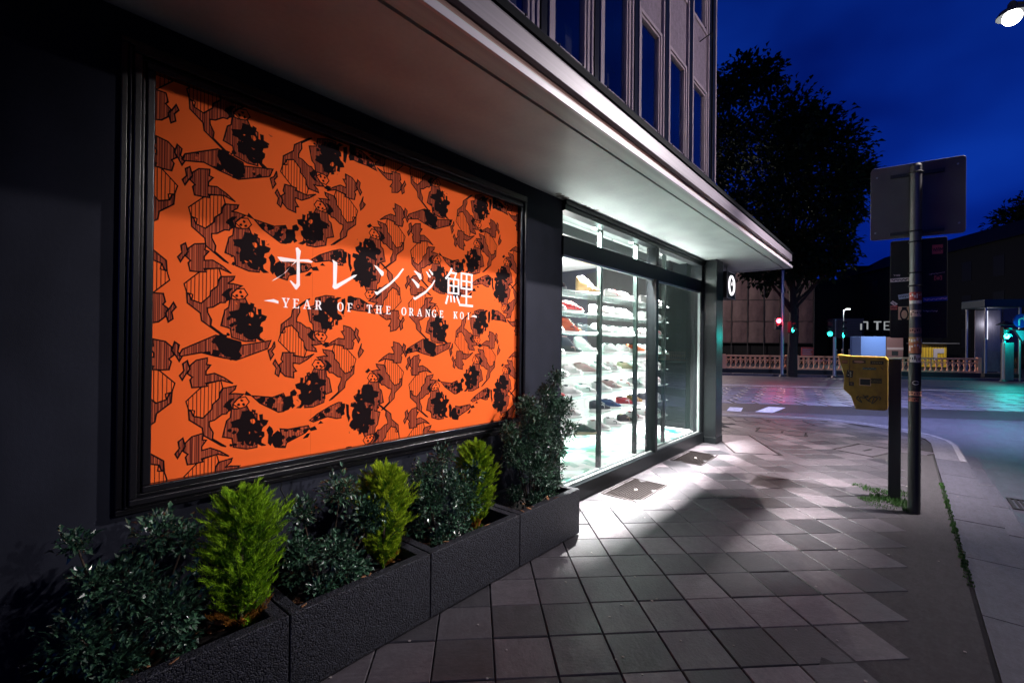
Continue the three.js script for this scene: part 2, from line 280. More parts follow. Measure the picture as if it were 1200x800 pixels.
  // crumbs, gum and cigarette ends
  const sp = []; for (let i = 0; i < 80; i++) { const x = -2.0 + R() * 2.5, z = -1 - R() * R() * 7; if (inPave(x, z, -0.2)) sp.push(put(new THREE.CylinderGeometry(0.003 + R() * 0.006, 0.004 + R() * 0.006, 0.003, 6), x, 0.004, z, 0, R() * 6, 0).scale(1, 1, 1)); }
  const lit = mesh('litter', merge(sp), M.paleSpeck, null, true); lit.userData.label = 'small pale crumbs and cigarette ends scattered over the paving slabs'; lit.userData.category = 'litter';
}
for (const [n, c] of covers.entries()) {
  const words = c.k === 'grate' ? ['rusty cellar grating in the pavement nearest the planter, below the shop window', 'rusty cellar grating in the pavement near the pillar end of the shop window'][n]
    : { 2: 'large rectangular pavement hatch with rusty edges beside the dark pillar', 3: 'square utility cover with a dark slot near the litter bin', 4: 'utility cover with a slot and dark corner joint, between the hatch and the corner kerb', 5: 'paved utility cover with four lifting holes nearest the corner kerb', 6: 'plain paved utility cover beside the one with four lifting holes' }[n];
  const t = thing(c.k === 'grate' ? 'cellar_grating' : c.k === 'hatch' ? 'pavement_hatch' : 'utility_cover', words, c.k === 'grate' ? 'grating' : 'cover', [c.x, 0, c.z], c.r);
  const { w, d } = c;
  { const pl = [], e = 0.30; for (const s of [-1, 1]) { pl.push(bx(e, 0.03, 2 * d + 2 * e, s * (w + e / 2 + 0.012), -0.019, 0)); pl.push(bx(2 * w + 0.02, 0.03, e, 0, -0.0192, s * (d + e / 2 + 0.012))); } each('surround_stone', pl.map((g) => metric(g)), tileMats[n % 2 ? 2 : 5], t); }
  if (c.k === 'grate') {
    mesh('pit', bx(2 * w - 0.02, 0.01, 2 * d - 0.02, 0, -0.10, 0), M.black, t);
    mesh('frame', merge([bx(0.018, 0.05, 2 * d, -w, -0.022, 0), bx(0.018, 0.05, 2 * d, w, -0.022, 0), bx(2 * w, 0.05, 0.018, 0, -0.0225, -d), bx(2 * w, 0.05, 0.018, 0, -0.0225, d)]), M.iron, t);
    const b = []; for (let x = -w + 0.028; x < w - 0.01; x += 0.028) b.push(bx(0.005, 0.03, 2 * d - 0.02, x, -0.017, 0));
    mesh('long_bars', merge(b), M.iron, t); const e = []; for (let z = -d + 0.03; z < d - 0.01; z += 0.03) e.push(bx(2 * w - 0.02, 0.024, 0.005, 0, -0.0155, z)); mesh('cross_bars', merge(e), M.iron, t);
    mesh('lock_stud', cyl(0.018, 0.016, 0.01, 0.02, 0.002, 0.02, 10), M.paleSpeck, t);
  } else {
    const big = c.k === 'hatch';
    mesh('frame', merge([bx(0.014, 0.04, 2 * d, -w, -0.019, 0), bx(0.014, 0.04, 2 * d, w, -0.019, 0), bx(2 * w, 0.04, 0.014, 0, -0.0192, -d), bx(2 * w, 0.04, 0.014, 0, -0.0192, d)]), M.iron, t);
    if (big) for (const s of [-1, 1]) mesh('lid', metric(rspan(-w + 0.018, w - 0.018, -0.035, -0.001, s < 0 ? -d + 0.018 : 0.008, s < 0 ? -0.008 : d - 0.018, 0.004)), tileMats[3], t);
    else mesh('lid', metric(rspan(-w + 0.02, w - 0.02, -0.035, -0.0012, -d + 0.02, d - 0.02, 0.004)), tileMats[n === 3 ? 2 : 5], t);
    if (n === 3 || n === 4) mesh('slot', bx(0.035, 0.004, 0.22, 0.02, 0.0005, 0), M.black, t);
    if (n === 5) for (let i = 0; i < 4; i++) mesh('lifting_hole', cyl(0.018, 0.018, 0.004, -0.05, 0.0003, -0.12 + i * 0.08, 10), M.black, t);
    each('joint', [bx(0.03, 0.008, 0.16, -w - 0.02, -0.0065, -d + 0.06), bx(0.03, 0.008, 0.2, w + 0.022, -0.0065, d - 0.08), bx(0.12, 0.008, 0.03, w - 0.04, -0.0066, -d - 0.02)], M.black, t);
  }
}
{ const t = thing('road_drain', 'small iron drain grate in the road at the foot of the kerb', 'drain', [KX + 0.42, -0.1, -7.15]);
  mesh('frame', merge([bx(0.03, 0.02, 0.46, -0.21, 0.001, 0), bx(0.03, 0.02, 0.46, 0.21, 0.001, 0), bx(0.39, 0.02, 0.03, 0, 0.001, -0.215), bx(0.39, 0.02, 0.03, 0, 0.001, 0.215)]), M.iron, t);
  const b = []; for (let i = -4; i <= 4; i++) b.push(bx(0.02, 0.015, 0.4, i * 0.04, 0.001, 0)); mesh('bars', merge(b), M.iron, t); }

// ------------------------------------------------------------------ the building with the shop
const WX = -2.45, WE = -3.58, PZ = -7.55; // wall face, end of the wall, start of the pillar
const house = thing('shop_building', 'dark painted corner building with a shop window, white canopy edge and tall upper windows', 'building');
mesh('wall', metric(merge([span(WX - 0.30, WX, -0.05, 2.90, 5, WE)])), M.wall, house);
{ // hairline crack in the render under the picture frame
  const pts = [[0.86, -1.02], [0.82, -1.045], [0.77, -1.04], [0.73, -1.06], [0.66, -1.07]], g = [];
  for (let i = 0; i + 1 < pts.length; i++) g.push(bar([WX + 0.0005, pts[i][0], pts[i][1]], [WX + 0.0005, pts[i + 1][0], pts[i + 1][1]], 0.0022, 5)); mesh('crack', merge(g), M.black, house);
}
{ const g = []; const R = rng(9); for (let i = 0; i < 9; i++) { const z = -3.3 - R() * 0.9, l = 0.02 + 0.05 * R(); g.push(put(new THREE.CylinderGeometry(l * 0.5, l * 0.6, 0.001, 9), WX + 0.04 + 0.05 * R(), 2.8992, z, 0, R() * 6, 0)); } mesh('soffit_stain', merge(g), std([0.10, 0.09, 0.08], 0.9), house, true); }
mesh('pillar', metric(merge([rspan(-2.62, -2.22, 0, 2.90, PZ, -7.88, 0.008)])), M.pillar, house);
mesh('pillar_foot', rspan(-2.63, -2.215, 0, 0.10, PZ + 0.004, -7.885, 0.004), M.darkMetal, house);
mesh('end_wall', span(-8.2, -2.62, -0.05, 2.90, -7.70, -7.87), M.wall, house);
mesh('back_wall', span(-8.4, -8.2, -0.05, 9.0, 5, -7.87), M.wall, house);
each('party_wall', [span(-8.2, WX - 0.31, -0.05, 3.0, -3.25, -3.40), span(-8.2, WX - 0.02, -0.05, 9, 4.85, 5.0)], M.roomWhite, house);
{ // canopy, built as a long profile
  const c = new THREE.Group(); c.name = 'canopy'; house.add(c);
  const Z0 = 5, Z1 = -9.18, S = 2.90;
  mesh('soffit', metric(merge([span(WX - 0.4, -1.60, S, S + 0.06, Z0, Z1 + 0.14), span(-7, WX - 0.4, S + 0.0005, S + 0.06, -7.88, Z1 + 0.14)])), M.soffit, c);
  mesh('edge_strip', merge([span(-1.575, -1.468, S - 0.004, S + 0.05, Z0, Z1), span(-7, -1.575, S - 0.004, S + 0.05, Z1 + 0.11, Z1)]), M.soffit, c);
  mesh('groove', span(-1.601, -1.574, S + 0.022, S + 0.05, Z0, Z1 + 0.13), M.brownStrip, c);
  mesh('lip', merge([rspan(-1.470, -1.452, S - 0.006, S + 0.030, Z0, Z1, 0.003), span(-7, -1.470, S - 0.006, S + 0.030, Z1 + 0.016, Z1)]), M.lip, c);
  mesh('shadow_recess', merge([span(-1.56, -1.500, S + 0.05, S + 0.115, Z0, Z1 + 0.05), span(-7, -1.5, S + 0.05, S + 0.115, Z1 + 0.09, Z1 + 0.05)]), M.brownStrip, c);
  mesh('fascia', merge([rspan(-1.56, -1.462, S + 0.115, S + 0.235, Z0, Z1, 0.004), span(-7, -1.56, S + 0.115, S + 0.235, Z1 + 0.1, Z1)]), M.whitePaint, c);
  mesh('flashing', merge([span(-1.57, -1.448, S + 0.235, S + 0.255, Z0, Z1 - 0.012), span(-1.60, -1.49, S + 0.255, S + 0.325, Z0, Z1 + 0.04), span(-7, -1.57, S + 0.235, S + 0.255, Z1 + 0.1, Z1 - 0.012)]), M.blackFelt, c);
  mesh('roof_sheet', merge([span(-2.6, -1.56, S + 0.18, S + 0.232, Z0, Z1 + 0.1), span(-7, -2.6, S + 0.18, S + 0.232, -7.88, Z1 + 0.1)]), M.blackFelt, c);
}
{ // upper storeys
  const X = -2.30, b = 0.865, z0 = -3.175;
  mesh('floor_slab', merge([span(-8.2, X - 0.02, 3.0, 3.3, 4.85, -7.86), span(-8.2, X - 0.01, 3.3, 4.10, 4.85, -7.52)]), M.nightRoom, house);
  mesh('corner_post', rspan(-2.50, -2.27, 3.13, 9.0, -7.44, -7.56, 0.01), M.darkMetal, house);
  mesh('corner_trim', rspan(-2.36, -2.262, 3.13, 9.0, -7.562, -7.60, 0.006), M.mauveFrame, house);
  mesh('upper_end_wall', span(-8.2, -2.5, 3.13, 9.0, -7.45, -7.56), M.nightRoom, house);
  mesh('upper_roof', span(-8.2, X, 8.9, 9.0, 4.85, -7.45), M.nightRoom, house);
  mesh('sill', merge([span(-2.5, X + 0.05, 3.98, 4.095, 4.85, -7.56)]), M.darkMetal, house);
  for (let k = -9; k < 5; k++) {
    const a = z0 - b * k, e = a - 0.635;
    mesh('mullion', merge([span(X - 0.2, X - 0.055, 4.09, 9, e - 0.002, a - b + 0.002), span(X - 0.07, X + 0.012, 4.09, 9, e - 0.075, a - b + 0.075)]), M.darkMetal, house);
    each('mullion_trim', [rspan(X - 0.06, X + 0.015, 4.092, 9, e - 0.012, e - 0.045, 0.004), rspan(X - 0.06, X + 0.015, 4.092, 9, a - b + 0.045, a - b + 0.012, 0.004)], M.mauveFrame, house);
    for (const [y0, y1, row] of [[4.10, 5.42, 0], [6.30, 7.6, 1]]) {
      if (row && (k < 0)) continue;
      const w = new THREE.Group(); w.name = 'window'; house.add(w);
      const f = 0.042, g = 0.03, fr = (x0, x1, ya, yb, za, zb, t, m, nm) => mesh(nm, merge([rspan(x0, x1, ya, ya + t, za, zb, 0.003), rspan(x0, x1, yb - t, yb, za, zb, 0.003), rspan(x0, x1, ya + t, yb - t, za, za - t, 0.003), rspan(x0, x1, ya + t, yb - t, zb + t, zb, 0.003)]), m, w);
      fr(X - 0.07, X, y0, y1, a, e, f, M.mauveFrame, 'frame'); fr(X - 0.065, X - 0.012, y0 + f + 0.006, y1 - f - 0.006, a - f - 0.006, e + f + 0.006, g, M.mauveFrame, 'casement');
      each('hinge', [bx(0.012, 0.014, 0.014, X + 0.004, y0 + 0.06, a - 0.12), bx(0.012, 0.014, 0.014, X + 0.004, y0 + 0.06, e + 0.12)], M.black, w);
      mesh('pane', span(X - 0.046, X - 0.040, y0 + f + g, y1 - f - g, a - f - g, e + f + g), M.glass, w);
      const cu = []; const R = rng(900 + k * 7 + row), c0 = a - 0.05 - R() * 0.1, wide = 0.12 + 0.25 * R(); for (let i = 0; i < 10; i++) cu.push(cyl(0.018 + 0.008 * R(), 0.02, y1 - y0, X - 0.25 + 0.01 * (i % 2), (y0 + y1) / 2, c0 - i * wide / 10, 8)); mesh('curtain', merge(cu), M.curtain, w);
    }
    mesh('spandrel_panel', metric(rspan(X - 0.06, X - 0.018, 5.425, 6.295, a - 0.004, e + 0.004, 0.003)), M.spandrel, house);
    if (k < 0) mesh('spandrel_panel', metric(rspan(X - 0.06, X - 0.018, 6.30, 9, a - 0.004, e + 0.004, 0.003)), M.spandrel, house);
    else mesh('spandrel_panel', metric(rspan(X - 0.06, X - 0.018, 7.605, 9, a - 0.004, e + 0.004, 0.003)), M.spandrel, house);
  }
  mesh('dark_room', span(-3.2, -3.15, 4.1, 8.9, 4.85, -7.45), M.nightRoom, house);
  mesh('wall_bracket', merge([bar([X, 6.02, -6.90], [X + 0.16, 6.10, -6.93], 0.008), bar([X + 0.16, 6.10, -6.93], [X + 0.16, 6.02, -6.935], 0.008)]), M.black, house);
}
{ // shop window
  const w = new THREE.Group(); w.name = 'shop_window'; house.add(w);
  const Zm = -5.70;
  mesh('sill', rspan(-2.56, -2.405, 0, 0.165, WE, PZ, 0.006), M.darkMetal, w);
  mesh('transom', rspan(-2.478, -2.425, 2.385, 2.565, WE, PZ, 0.005), M.darkMetal, w);
  mesh('head', rspan(-2.53, -2.41, 2.80, 2.895, WE, PZ, 0.006), M.darkMetal, w);
  mesh('head_step', rspan(-2.46, -2.395, 2.85, 2.897, WE, PZ, 0.004), M.darkMetal, w);
  mesh('mullion', merge([rspan(-2.54, -2.40, 0.165, 2.385, Zm + 0.035, Zm - 0.035, 0.005), rspan(-2.54, -2.40, 2.565, 2.80, Zm + 0.035, Zm - 0.035, 0.005)]), M.darkMetal, w);
  mesh('jamb', merge([rspan(-2.54, -2.455, 0.165, 2.80, WE + 0.001, WE - 0.03, 0.004), rspan(-2.54, -2.42, 0.165, 2.80, PZ + 0.09, PZ, 0.004)]), M.darkMetal, w);
  mesh('bead', merge([span(-2.475, -2.44, 0.165, 0.182, WE - 0.03, Zm + 0.035), span(-2.475, -2.44, 0.165, 0.182, Zm - 0.035, PZ + 0.09), span(-2.475, -2.44, 0.182, 2.385, PZ + 0.108, PZ + 0.09), span(-2.475, -2.44, 2.368, 2.385, WE - 0.03, Zm + 0.035), span(-2.475, -2.44, 2.368, 2.385, Zm - 0.035, PZ + 0.108)]), M.steel, w);
  for (const [a, e] of [[WE - 0.03, Zm + 0.035], [Zm - 0.035, PZ + 0.09]]) for (const [y0, y1] of [[0.165, 2.386], [2.564, 2.80]]) { const g = new THREE.PlaneGeometry(Math.abs(e - a), y1 - y0); put(g, -2.458, (y0 + y1) / 2, (a + e) / 2, 0, Math.PI / 2, 0); mesh('pane', g, M.glass, w); }
}
{ // the room behind
  const cv = document.createElement('canvas'); cv.width = 1024; cv.height = 512; const c = cv.getContext('2d'), R = rng(55);
  c.fillStyle = '#f4f6f4'; c.fillRect(0, 0, 1024, 512);
  for (let i = 0; i < 240; i++) { const x = R() * 1024, y = R() * 512, l = 40 + R() * 150, k = fbm(x / 180, y / 90, 3); if (k < -0.08) continue; c.strokeStyle = `rgba(${R() * 20},${95 + 50 * R()},${75 + 40 * R()},${0.35 + 0.8 * k})`; c.lineWidth = 4 + R() * 22; c.lineCap = 'round'; c.beginPath(); c.moveTo(x, y); c.bezierCurveTo(x + l * 0.3, y - 8 + R() * 16, x + l * 0.7, y - 10 + R() * 20, x + l, y - 12 + R() * 24); c.stroke(); }
  const t = new THREE.CanvasTexture(cv); t.colorSpace = THREE.SRGBColorSpace;
  const m = new THREE.MeshStandardMaterial({ map: t, color: lin(0.52, 0.52, 0.52), roughness: 0.3 });
  const bed = span(-3.9, -2.562, 0.02, 0.16, WE + 0.1, PZ - 0.1); mesh('display_floor', bed, m, house);
  mesh('room_floor', span(-8.2, -3.9, -0.05, 0.02, -3.4, -7.7), M.roomWhite, house);
  mesh('room_ceiling', span(-8.2, -2.56, 2.985, 2.998, -3.4, -7.7), M.ceiling, house);
  mesh('window_reveal', merge([span(-3.25, -2.56, 0.16, 2.98, PZ - 0.10, -7.70)]), M.roomDark, house);
  mesh('room_panel', span(-8.19, -3.25, 0.02, 2.98, -7.60, -7.695), M.roomGrey, house);
  mesh('wall_end', span(-2.75, -2.46, -0.04, 2.98, WE + 0.18, WE + 0.001), M.wall, house);
}

// ------------------------------------------------------------------ shop lamps, shelves, shoes
{
  const track = thing('ceiling_track', 'dark lighting track along the ceiling inside the shop window', 'light track', [-2.95, 2.84, -5.5]); mesh('rail', rspan(-0.05, 0.05, -0.06, 0.06, 2.0, -2.0, 0.01), M.darkMetal, track);
  for (const z of [1.6, 0, -1.6]) mesh('hanger', cyl(0.008, 0.008, 0.10, 0, 0.10, z, 6), M.steel, track);
  const names = ['nearest the poster wall', 'in the middle, beside the window bar', 'nearest the pillar'];
  [-4.50, -5.42, -6.42].forEach((z, i) => {
    const t = thing('ceiling_spotlight', 'lit white cylinder spotlight behind the upper window pane, ' + names[i], 'spotlight', [-2.607, 2.825, z], 0);
    mesh('housing', merge([put(new THREE.CylinderGeometry(0.062, 0.062, 0.145, 20, 1, true), 0, 0.085, 0), cyl(0.062, 0.062, 0.008, 0, 0.1575, 0, 20)]), M.roomWhite, t); mesh('bulb', cyl(0.042, 0.05, 0.02, 0, 0.03, 0, 20), glow([1, 0.98, 0.95], 12), t);
    const s = new THREE.SpotLight(new THREE.Color(1, 0.965, 0.955), SHOP_SPOT); s.position.set(-2.607, 2.82, z); s.target.position.set(-2.36, 0, z); scene.add(s.target); s.angle = 0.66; s.penumbra = 0.6; s.castShadow = true; s.shadow.radius = 2; scene.add(s);
  });
  [[-3.6, -4.9], [-4.9, -6.6]].forEach(([x, z], i) => {
    const t = thing('room_downlight', ['round lit downlight in the shop ceiling just behind the glass shelves', 'round lit downlight in the shop ceiling over the white counter'][i], 'downlight', [x, 2.95, z], 0);
    mesh('ring', put(new THREE.TorusGeometry(0.07, 0.012, 8, 20), 0, 0.02, 0, Math.PI / 2, 0, 0), M.steel, t); mesh('lens', cyl(0.06, 0.06, 0.01, 0, 0.02, 0, 20), glow([1, 0.98, 0.95], 10), t);
    const s = new THREE.SpotLight(new THREE.Color(1, 0.97, 0.96), ROOM_SPOT); s.position.set(x, 2.945, z); s.target.position.set(x, 0, z - 0.3); scene.add(s.target); s.angle = 1.2; s.penumbra = 0.6; s.castShadow = true; s.shadow.radius = 4; scene.add(s);
  });
}
for (const [a, e, w] of [[WE - 0.05, -5.66, 'long'], [-5.74, PZ + 0.11, 'short']]) {
  const t = thing('added_light_strip', w + ' lit strip added on top of the window bar to light the soffit', 'light strip', [-2.495, 2.575, (a + e) / 2]), L = Math.abs(a - e);  // made-up strip that brightens the canopy soffit and the shop ceiling
  mesh('channel', rspan(-0.012, 0.012, -0.012, 0.002, -L / 2, L / 2, 0.002), M.steel, t); mesh('lit_diffuser', rspan(-0.008, 0.009, 0.0025, 0.007, -L / 2 + 0.01, L / 2 - 0.01, 0.002), glow([0.95, 1, 0.97], 2.5), t);
  const l = new THREE.RectAreaLight(new THREE.Color(0.95, 1, 0.965), STRIP, L - 0.02, 0.03); l.position.set(-2.488, 2.592, (a + e) / 2); l.lookAt(-1.888, 3.392, (a + e) / 2); scene.add(l);
  const b = new THREE.RectAreaLight(new THREE.Color(1, 1, 0.985), STRIP * 0.6, L - 0.02, 0.03); b.position.set(-2.503, 2.592, (a + e) / 2); b.lookAt(-3.203, 3.092, (a + e) / 2); scene.add(b);
}
{ const t = thing('added_pendant_lamp', 'small round glowing pendant lamp added in the shop to light its ceiling', 'pendant lamp', [-4.3, 2.45, -6.2]); mesh('cord', cyl(0.006, 0.006, 0.5, 0, 0.29, 0, 6), M.black, t); mesh('lamp_globe', put(new THREE.SphereGeometry(0.055, 16, 12), 0, 0, 0), glow([1, 0.97, 0.94], 8), t); lampLight([1, 0.97, 0.94], 7, [-4.3, 2.45, -6.2], 2); }  // invented lamp that brightens the ceiling behind the shelves
const SHELF_Y = (k) => 2.10 - 0.2235 * k;
{
  const t = thing('display_shelves', 'tall glass shelving on steel posts inside the shop window, full of sneakers', 'shelves', [-2.72, 0.16, -5.05]);
  for (const z of [-4.56, -5.47, -6.38]) { mesh('post', rspan(0.10, 0.15, 0, 2.82, z + 5.05 - 0.022, z + 5.05 + 0.022, 0.004), M.shopPost, t); }
  for (let k = 0; k < 8; k++) mesh('glass_shelf', rspan(-0.20, 0.135, SHELF_Y(k) - 0.176, SHELF_Y(k) - 0.164, 1.46, -1.50, 0.003), M.shelfGlass, t);
  const c = thing('display_counter', 'long white display counter behind the shelves inside the shop', 'counter', [-4.75, 0.02, -7.1]);
  mesh('cabinet', rspan(-1.4, 1.4, 0, 1.42, -0.4, 0.4, 0.01), M.counter, c); mesh('counter_top', rspan(-1.43, 1.43, 1.42, 1.46, -0.42, 0.43, 0.01), M.counter, c); for (let i = 0; i < 4; i++) mesh('door', rspan(-1.38 + i * 0.69, -0.72 + i * 0.69, 0.05, 1.38, 0.40, 0.412, 0.004), M.counter, c);
}
{ // sneakers: one low, one high, shaped from cross-sections; toe towards -z
  function shell(sec, n = 18) { // sec: [z, halfWidth, y0, y1, flatness]
    const p = [], idx = []; sec.forEach(([z, w, y0, y1, sq]) => { for (let i = 0; i < n; i++) { const a = i / n * 2 * Math.PI, c = Math.cos(a), s = Math.sin(a), e = sq ?? 0.8; p.push(Math.sign(c) * Math.pow(Math.abs(c), e) * w, (y0 + y1) / 2 + Math.sign(s) * Math.pow(Math.abs(s), e) * (y1 - y0) / 2, z); } });
    for (let j = 0; j + 1 < sec.length; j++) for (let i = 0; i < n; i++) { const a = j * n + i, b = j * n + (i + 1) % n, c = a + n, d = b + n; idx.push(a, c, b, b, c, d); }
    const c0 = p.length / 3; p.push(0, (sec[0][2] + sec[0][3]) / 2, sec[0][0]); const L = sec[sec.length - 1]; p.push(0, (L[2] + L[3]) / 2, L[0]); for (let i = 0; i < n; i++) { idx.push(c0, i, (i + 1) % n); idx.push(c0 + 1, (sec.length - 1) * n + (i + 1) % n, (sec.length - 1) * n + i); }
    const g = new THREE.BufferGeometry(); g.setAttribute('position', new THREE.BufferAttribute(new Float32Array(p), 3)); g.setAttribute('uv', new THREE.BufferAttribute(new Float32Array(p.length / 3 * 2), 2)); g.setIndex(idx); g.computeVertexNormals(); return g;
  }
  const sole = shell([[0.142, 0.016, 0, 0.028, 0.4], [0.125, 0.034, 0, 0.032, 0.35], [0.06, 0.037, 0, 0.030, 0.3], [-0.02, 0.036, 0, 0.026, 0.3], [-0.09, 0.046, 0, 0.024, 0.3], [-0.13, 0.036, 0.002, 0.026, 0.4], [-0.148, 0.014, 0.008, 0.026, 0.5]]);
  const upperLow = shell([[0.134, 0.020, 0.024, 0.098], [0.115, 0.032, 0.024, 0.104], [0.06, 0.035, 0.024, 0.094], [0.015, 0.035, 0.024, 0.100], [-0.03, 0.037, 0.022, 0.082], [-0.08, 0.042, 0.02, 0.060], [-0.115, 0.037, 0.02, 0.052], [-0.138, 0.018, 0.02, 0.040]]);
  const upperHigh = shell([[0.136, 0.022, 0.024, 0.152], [0.115, 0.036, 0.024, 0.160], [0.06, 0.038, 0.024, 0.156], [0.025, 0.037, 0.024, 0.142], [-0.02, 0.038, 0.022, 0.100], [-0.075, 0.043, 0.02, 0.066], [-0.115, 0.038, 0.02, 0.056], [-0.138, 0.018, 0.02, 0.042]]);
  const collar = (y, t) => put(new THREE.SphereGeometry(1, 14, 8).scale(0.024, 0.010, 0.042), 0, y, 0.083, t, 0, 0);
  const laces = (lo) => merge([0, 1, 2, 3].map((i) => put(new THREE.CapsuleGeometry(0.0035, 0.040, 3, 6), 0, (lo ? 0.098 : 0.118) - i * (lo ? 0.008 : 0.014) + (lo ? 0.001 : 0.012), 0.004 - i * 0.018, 0, 0, Math.PI / 2)));
  const stripe = merge([1, -1].map((s) => put(new THREE.TorusGeometry(0.034, 0.0045, 5, 12, 2.2), s * 0.0365, 0.036, -0.005, 0.25, Math.PI / 2, 0)));
  const GL = laces(true), GH = laces(false), CL = collar(0.098, 0.05), CH = collar(0.154, 0.05);
  const mat = {}; const cm = { white: [0.62, 0.59, 0.585], cream: [0.30, 0.25, 0.16], tan: [0.26, 0.16, 0.06], red: [0.30, 0.012, 0.01], orange: [0.34, 0.05, 0.01], grey: [0.05, 0.053, 0.058], black: [0.01, 0.01, 0.012], blue: [0.025, 0.05, 0.13], yellow: [0.34, 0.18, 0.02], green: [0.008, 0.045, 0.03], pink: [0.40, 0.24, 0.24], brown: [0.07, 0.04, 0.025] };
  for (const k in cm) mat[k] = std(cm[k], 0.55);
  function make(high) { const t = new THREE.Group(); mesh('sole', sole, mat.white, t); mesh('upper', high ? upperHigh : upperLow, mat.white, t); mesh('collar', high ? CH : CL, mat.grey, t); mesh('laces', high ? GH : GL, mat.white, t); mesh('side_stripe', stripe, mat.white, t); return t; }
  const proto = [make(false), make(true)];
  // one line per shelf from the top: colour of the upper, capital H for a high shoe, dot for a gap; then trim colour
  const rows = ['brownH . tanH . white white . white white', 'white red . white white white . white white', 'white orangeH grey white white white white white white', 'white greyH whiteH . white white orange white white', 'white white pink white white cream white white white', 'red white white white pink white white white white', 'white white . grey blue red yellow grey white', 'red . green white white black white white white'];
  const trims = ['grey', 'white', 'black', 'red', 'white', 'pink', 'white', 'grey', 'cream'];
  const ord = ['top', 'second', 'third', 'fourth', 'fifth', 'sixth', 'seventh', 'lowest'], pos = ['first', 'second', 'third', 'fourth', 'fifth', 'sixth', 'seventh', 'eighth', 'last'];
  const R = rng(77);
  rows.forEach((r, k) => r.split(' ').forEach((wd, i) => {
    if (wd === '.') return; const high = wd.endsWith('H'), col = high ? wd.slice(0, -1) : wd, s = proto[high ? 1 : 0].clone();
    s.name = numbered('sneaker'); s.position.set(-2.70 + (R() - 0.5) * 0.04, SHELF_Y(k) - 0.0035, -3.80 - 0.318 * i + (R() - 0.5) * 0.05); s.rotation.y = -0.5 + (R() - 0.5) * 0.5; const k1 = 0.92 + R() * 0.10; s.scale.set(k1, k1 * 1.28, k1);
    const trim = trims[Math.floor(R() * trims.length)];
    s.traverse((o) => { if (o.name === 'upper') o.material = mat[col]; if (o.name === 'side_stripe') o.material = mat[trim]; if (o.name === 'collar') o.material = mat[R() < 0.6 ? 'grey' : trim]; if (o.name === 'laces') o.material = mat[R() < 0.7 ? 'white' : trim]; if (o.name === 'sole' && col === 'green') o.material = mat.cream; });
    tag(s, `${col} ${high ? 'high-top' : 'low'} sneaker with ${trim} trim, ${pos[i]} along the ${ord[k]} glass shelf`, 'sneaker', 'sneakers on the glass shelves'); scene.add(s);
  }));
}
{ // cabinet sign hung under the canopy beyond the pillar
  const t = thing('hanging_sign', 'black box sign with a glowing white ring emblem under the canopy beyond the pillar', 'sign', [-2.33, 2.345, -8.34]);
  mesh('cabinet', rspan(-0.11, 0.11, 0, 0.44, -0.24, 0.24, 0.006), M.black, t); each('trim', [span(0.108, 0.118, 0.436, 0.446, -0.246, 0.246), span(0.108, 0.118, -0.006, 0.004, -0.246, 0.246), span(0.108, 0.118, 0.004, 0.436, 0.237, 0.246), span(0.108, 0.118, 0.004, 0.436, -0.246, -0.237)], M.lip, t);
  each('hanger', [cyl(0.012, 0.012, 0.12, 0, 0.495, 0.12, 8), cyl(0.012, 0.012, 0.12, 0, 0.495, -0.12, 8)], M.steel, t);
  mesh('light_ring', put(new THREE.TorusGeometry(0.15, 0.022, 8, 36), 0.112, 0.22, 0, 0, Math.PI / 2, 0), glow([1, 0.96, 1], 1.6), t);
  const s = new THREE.Shape(); s.absellipse(0, 0, 0.045, 0.105, 0, 7); const h = new THREE.Path(); h.absellipse(0, 0, 0.016, 0.07, 0, 7); s.holes.push(h); mesh('light_emblem', put(new THREE.ExtrudeGeometry(s, { depth: 0.01, bevelEnabled: false, curveSegments: 20 }), 0.108, 0.22, 0, 0, Math.PI / 2, 0), glow([1, 0.96, 1], 1.6), t);
}

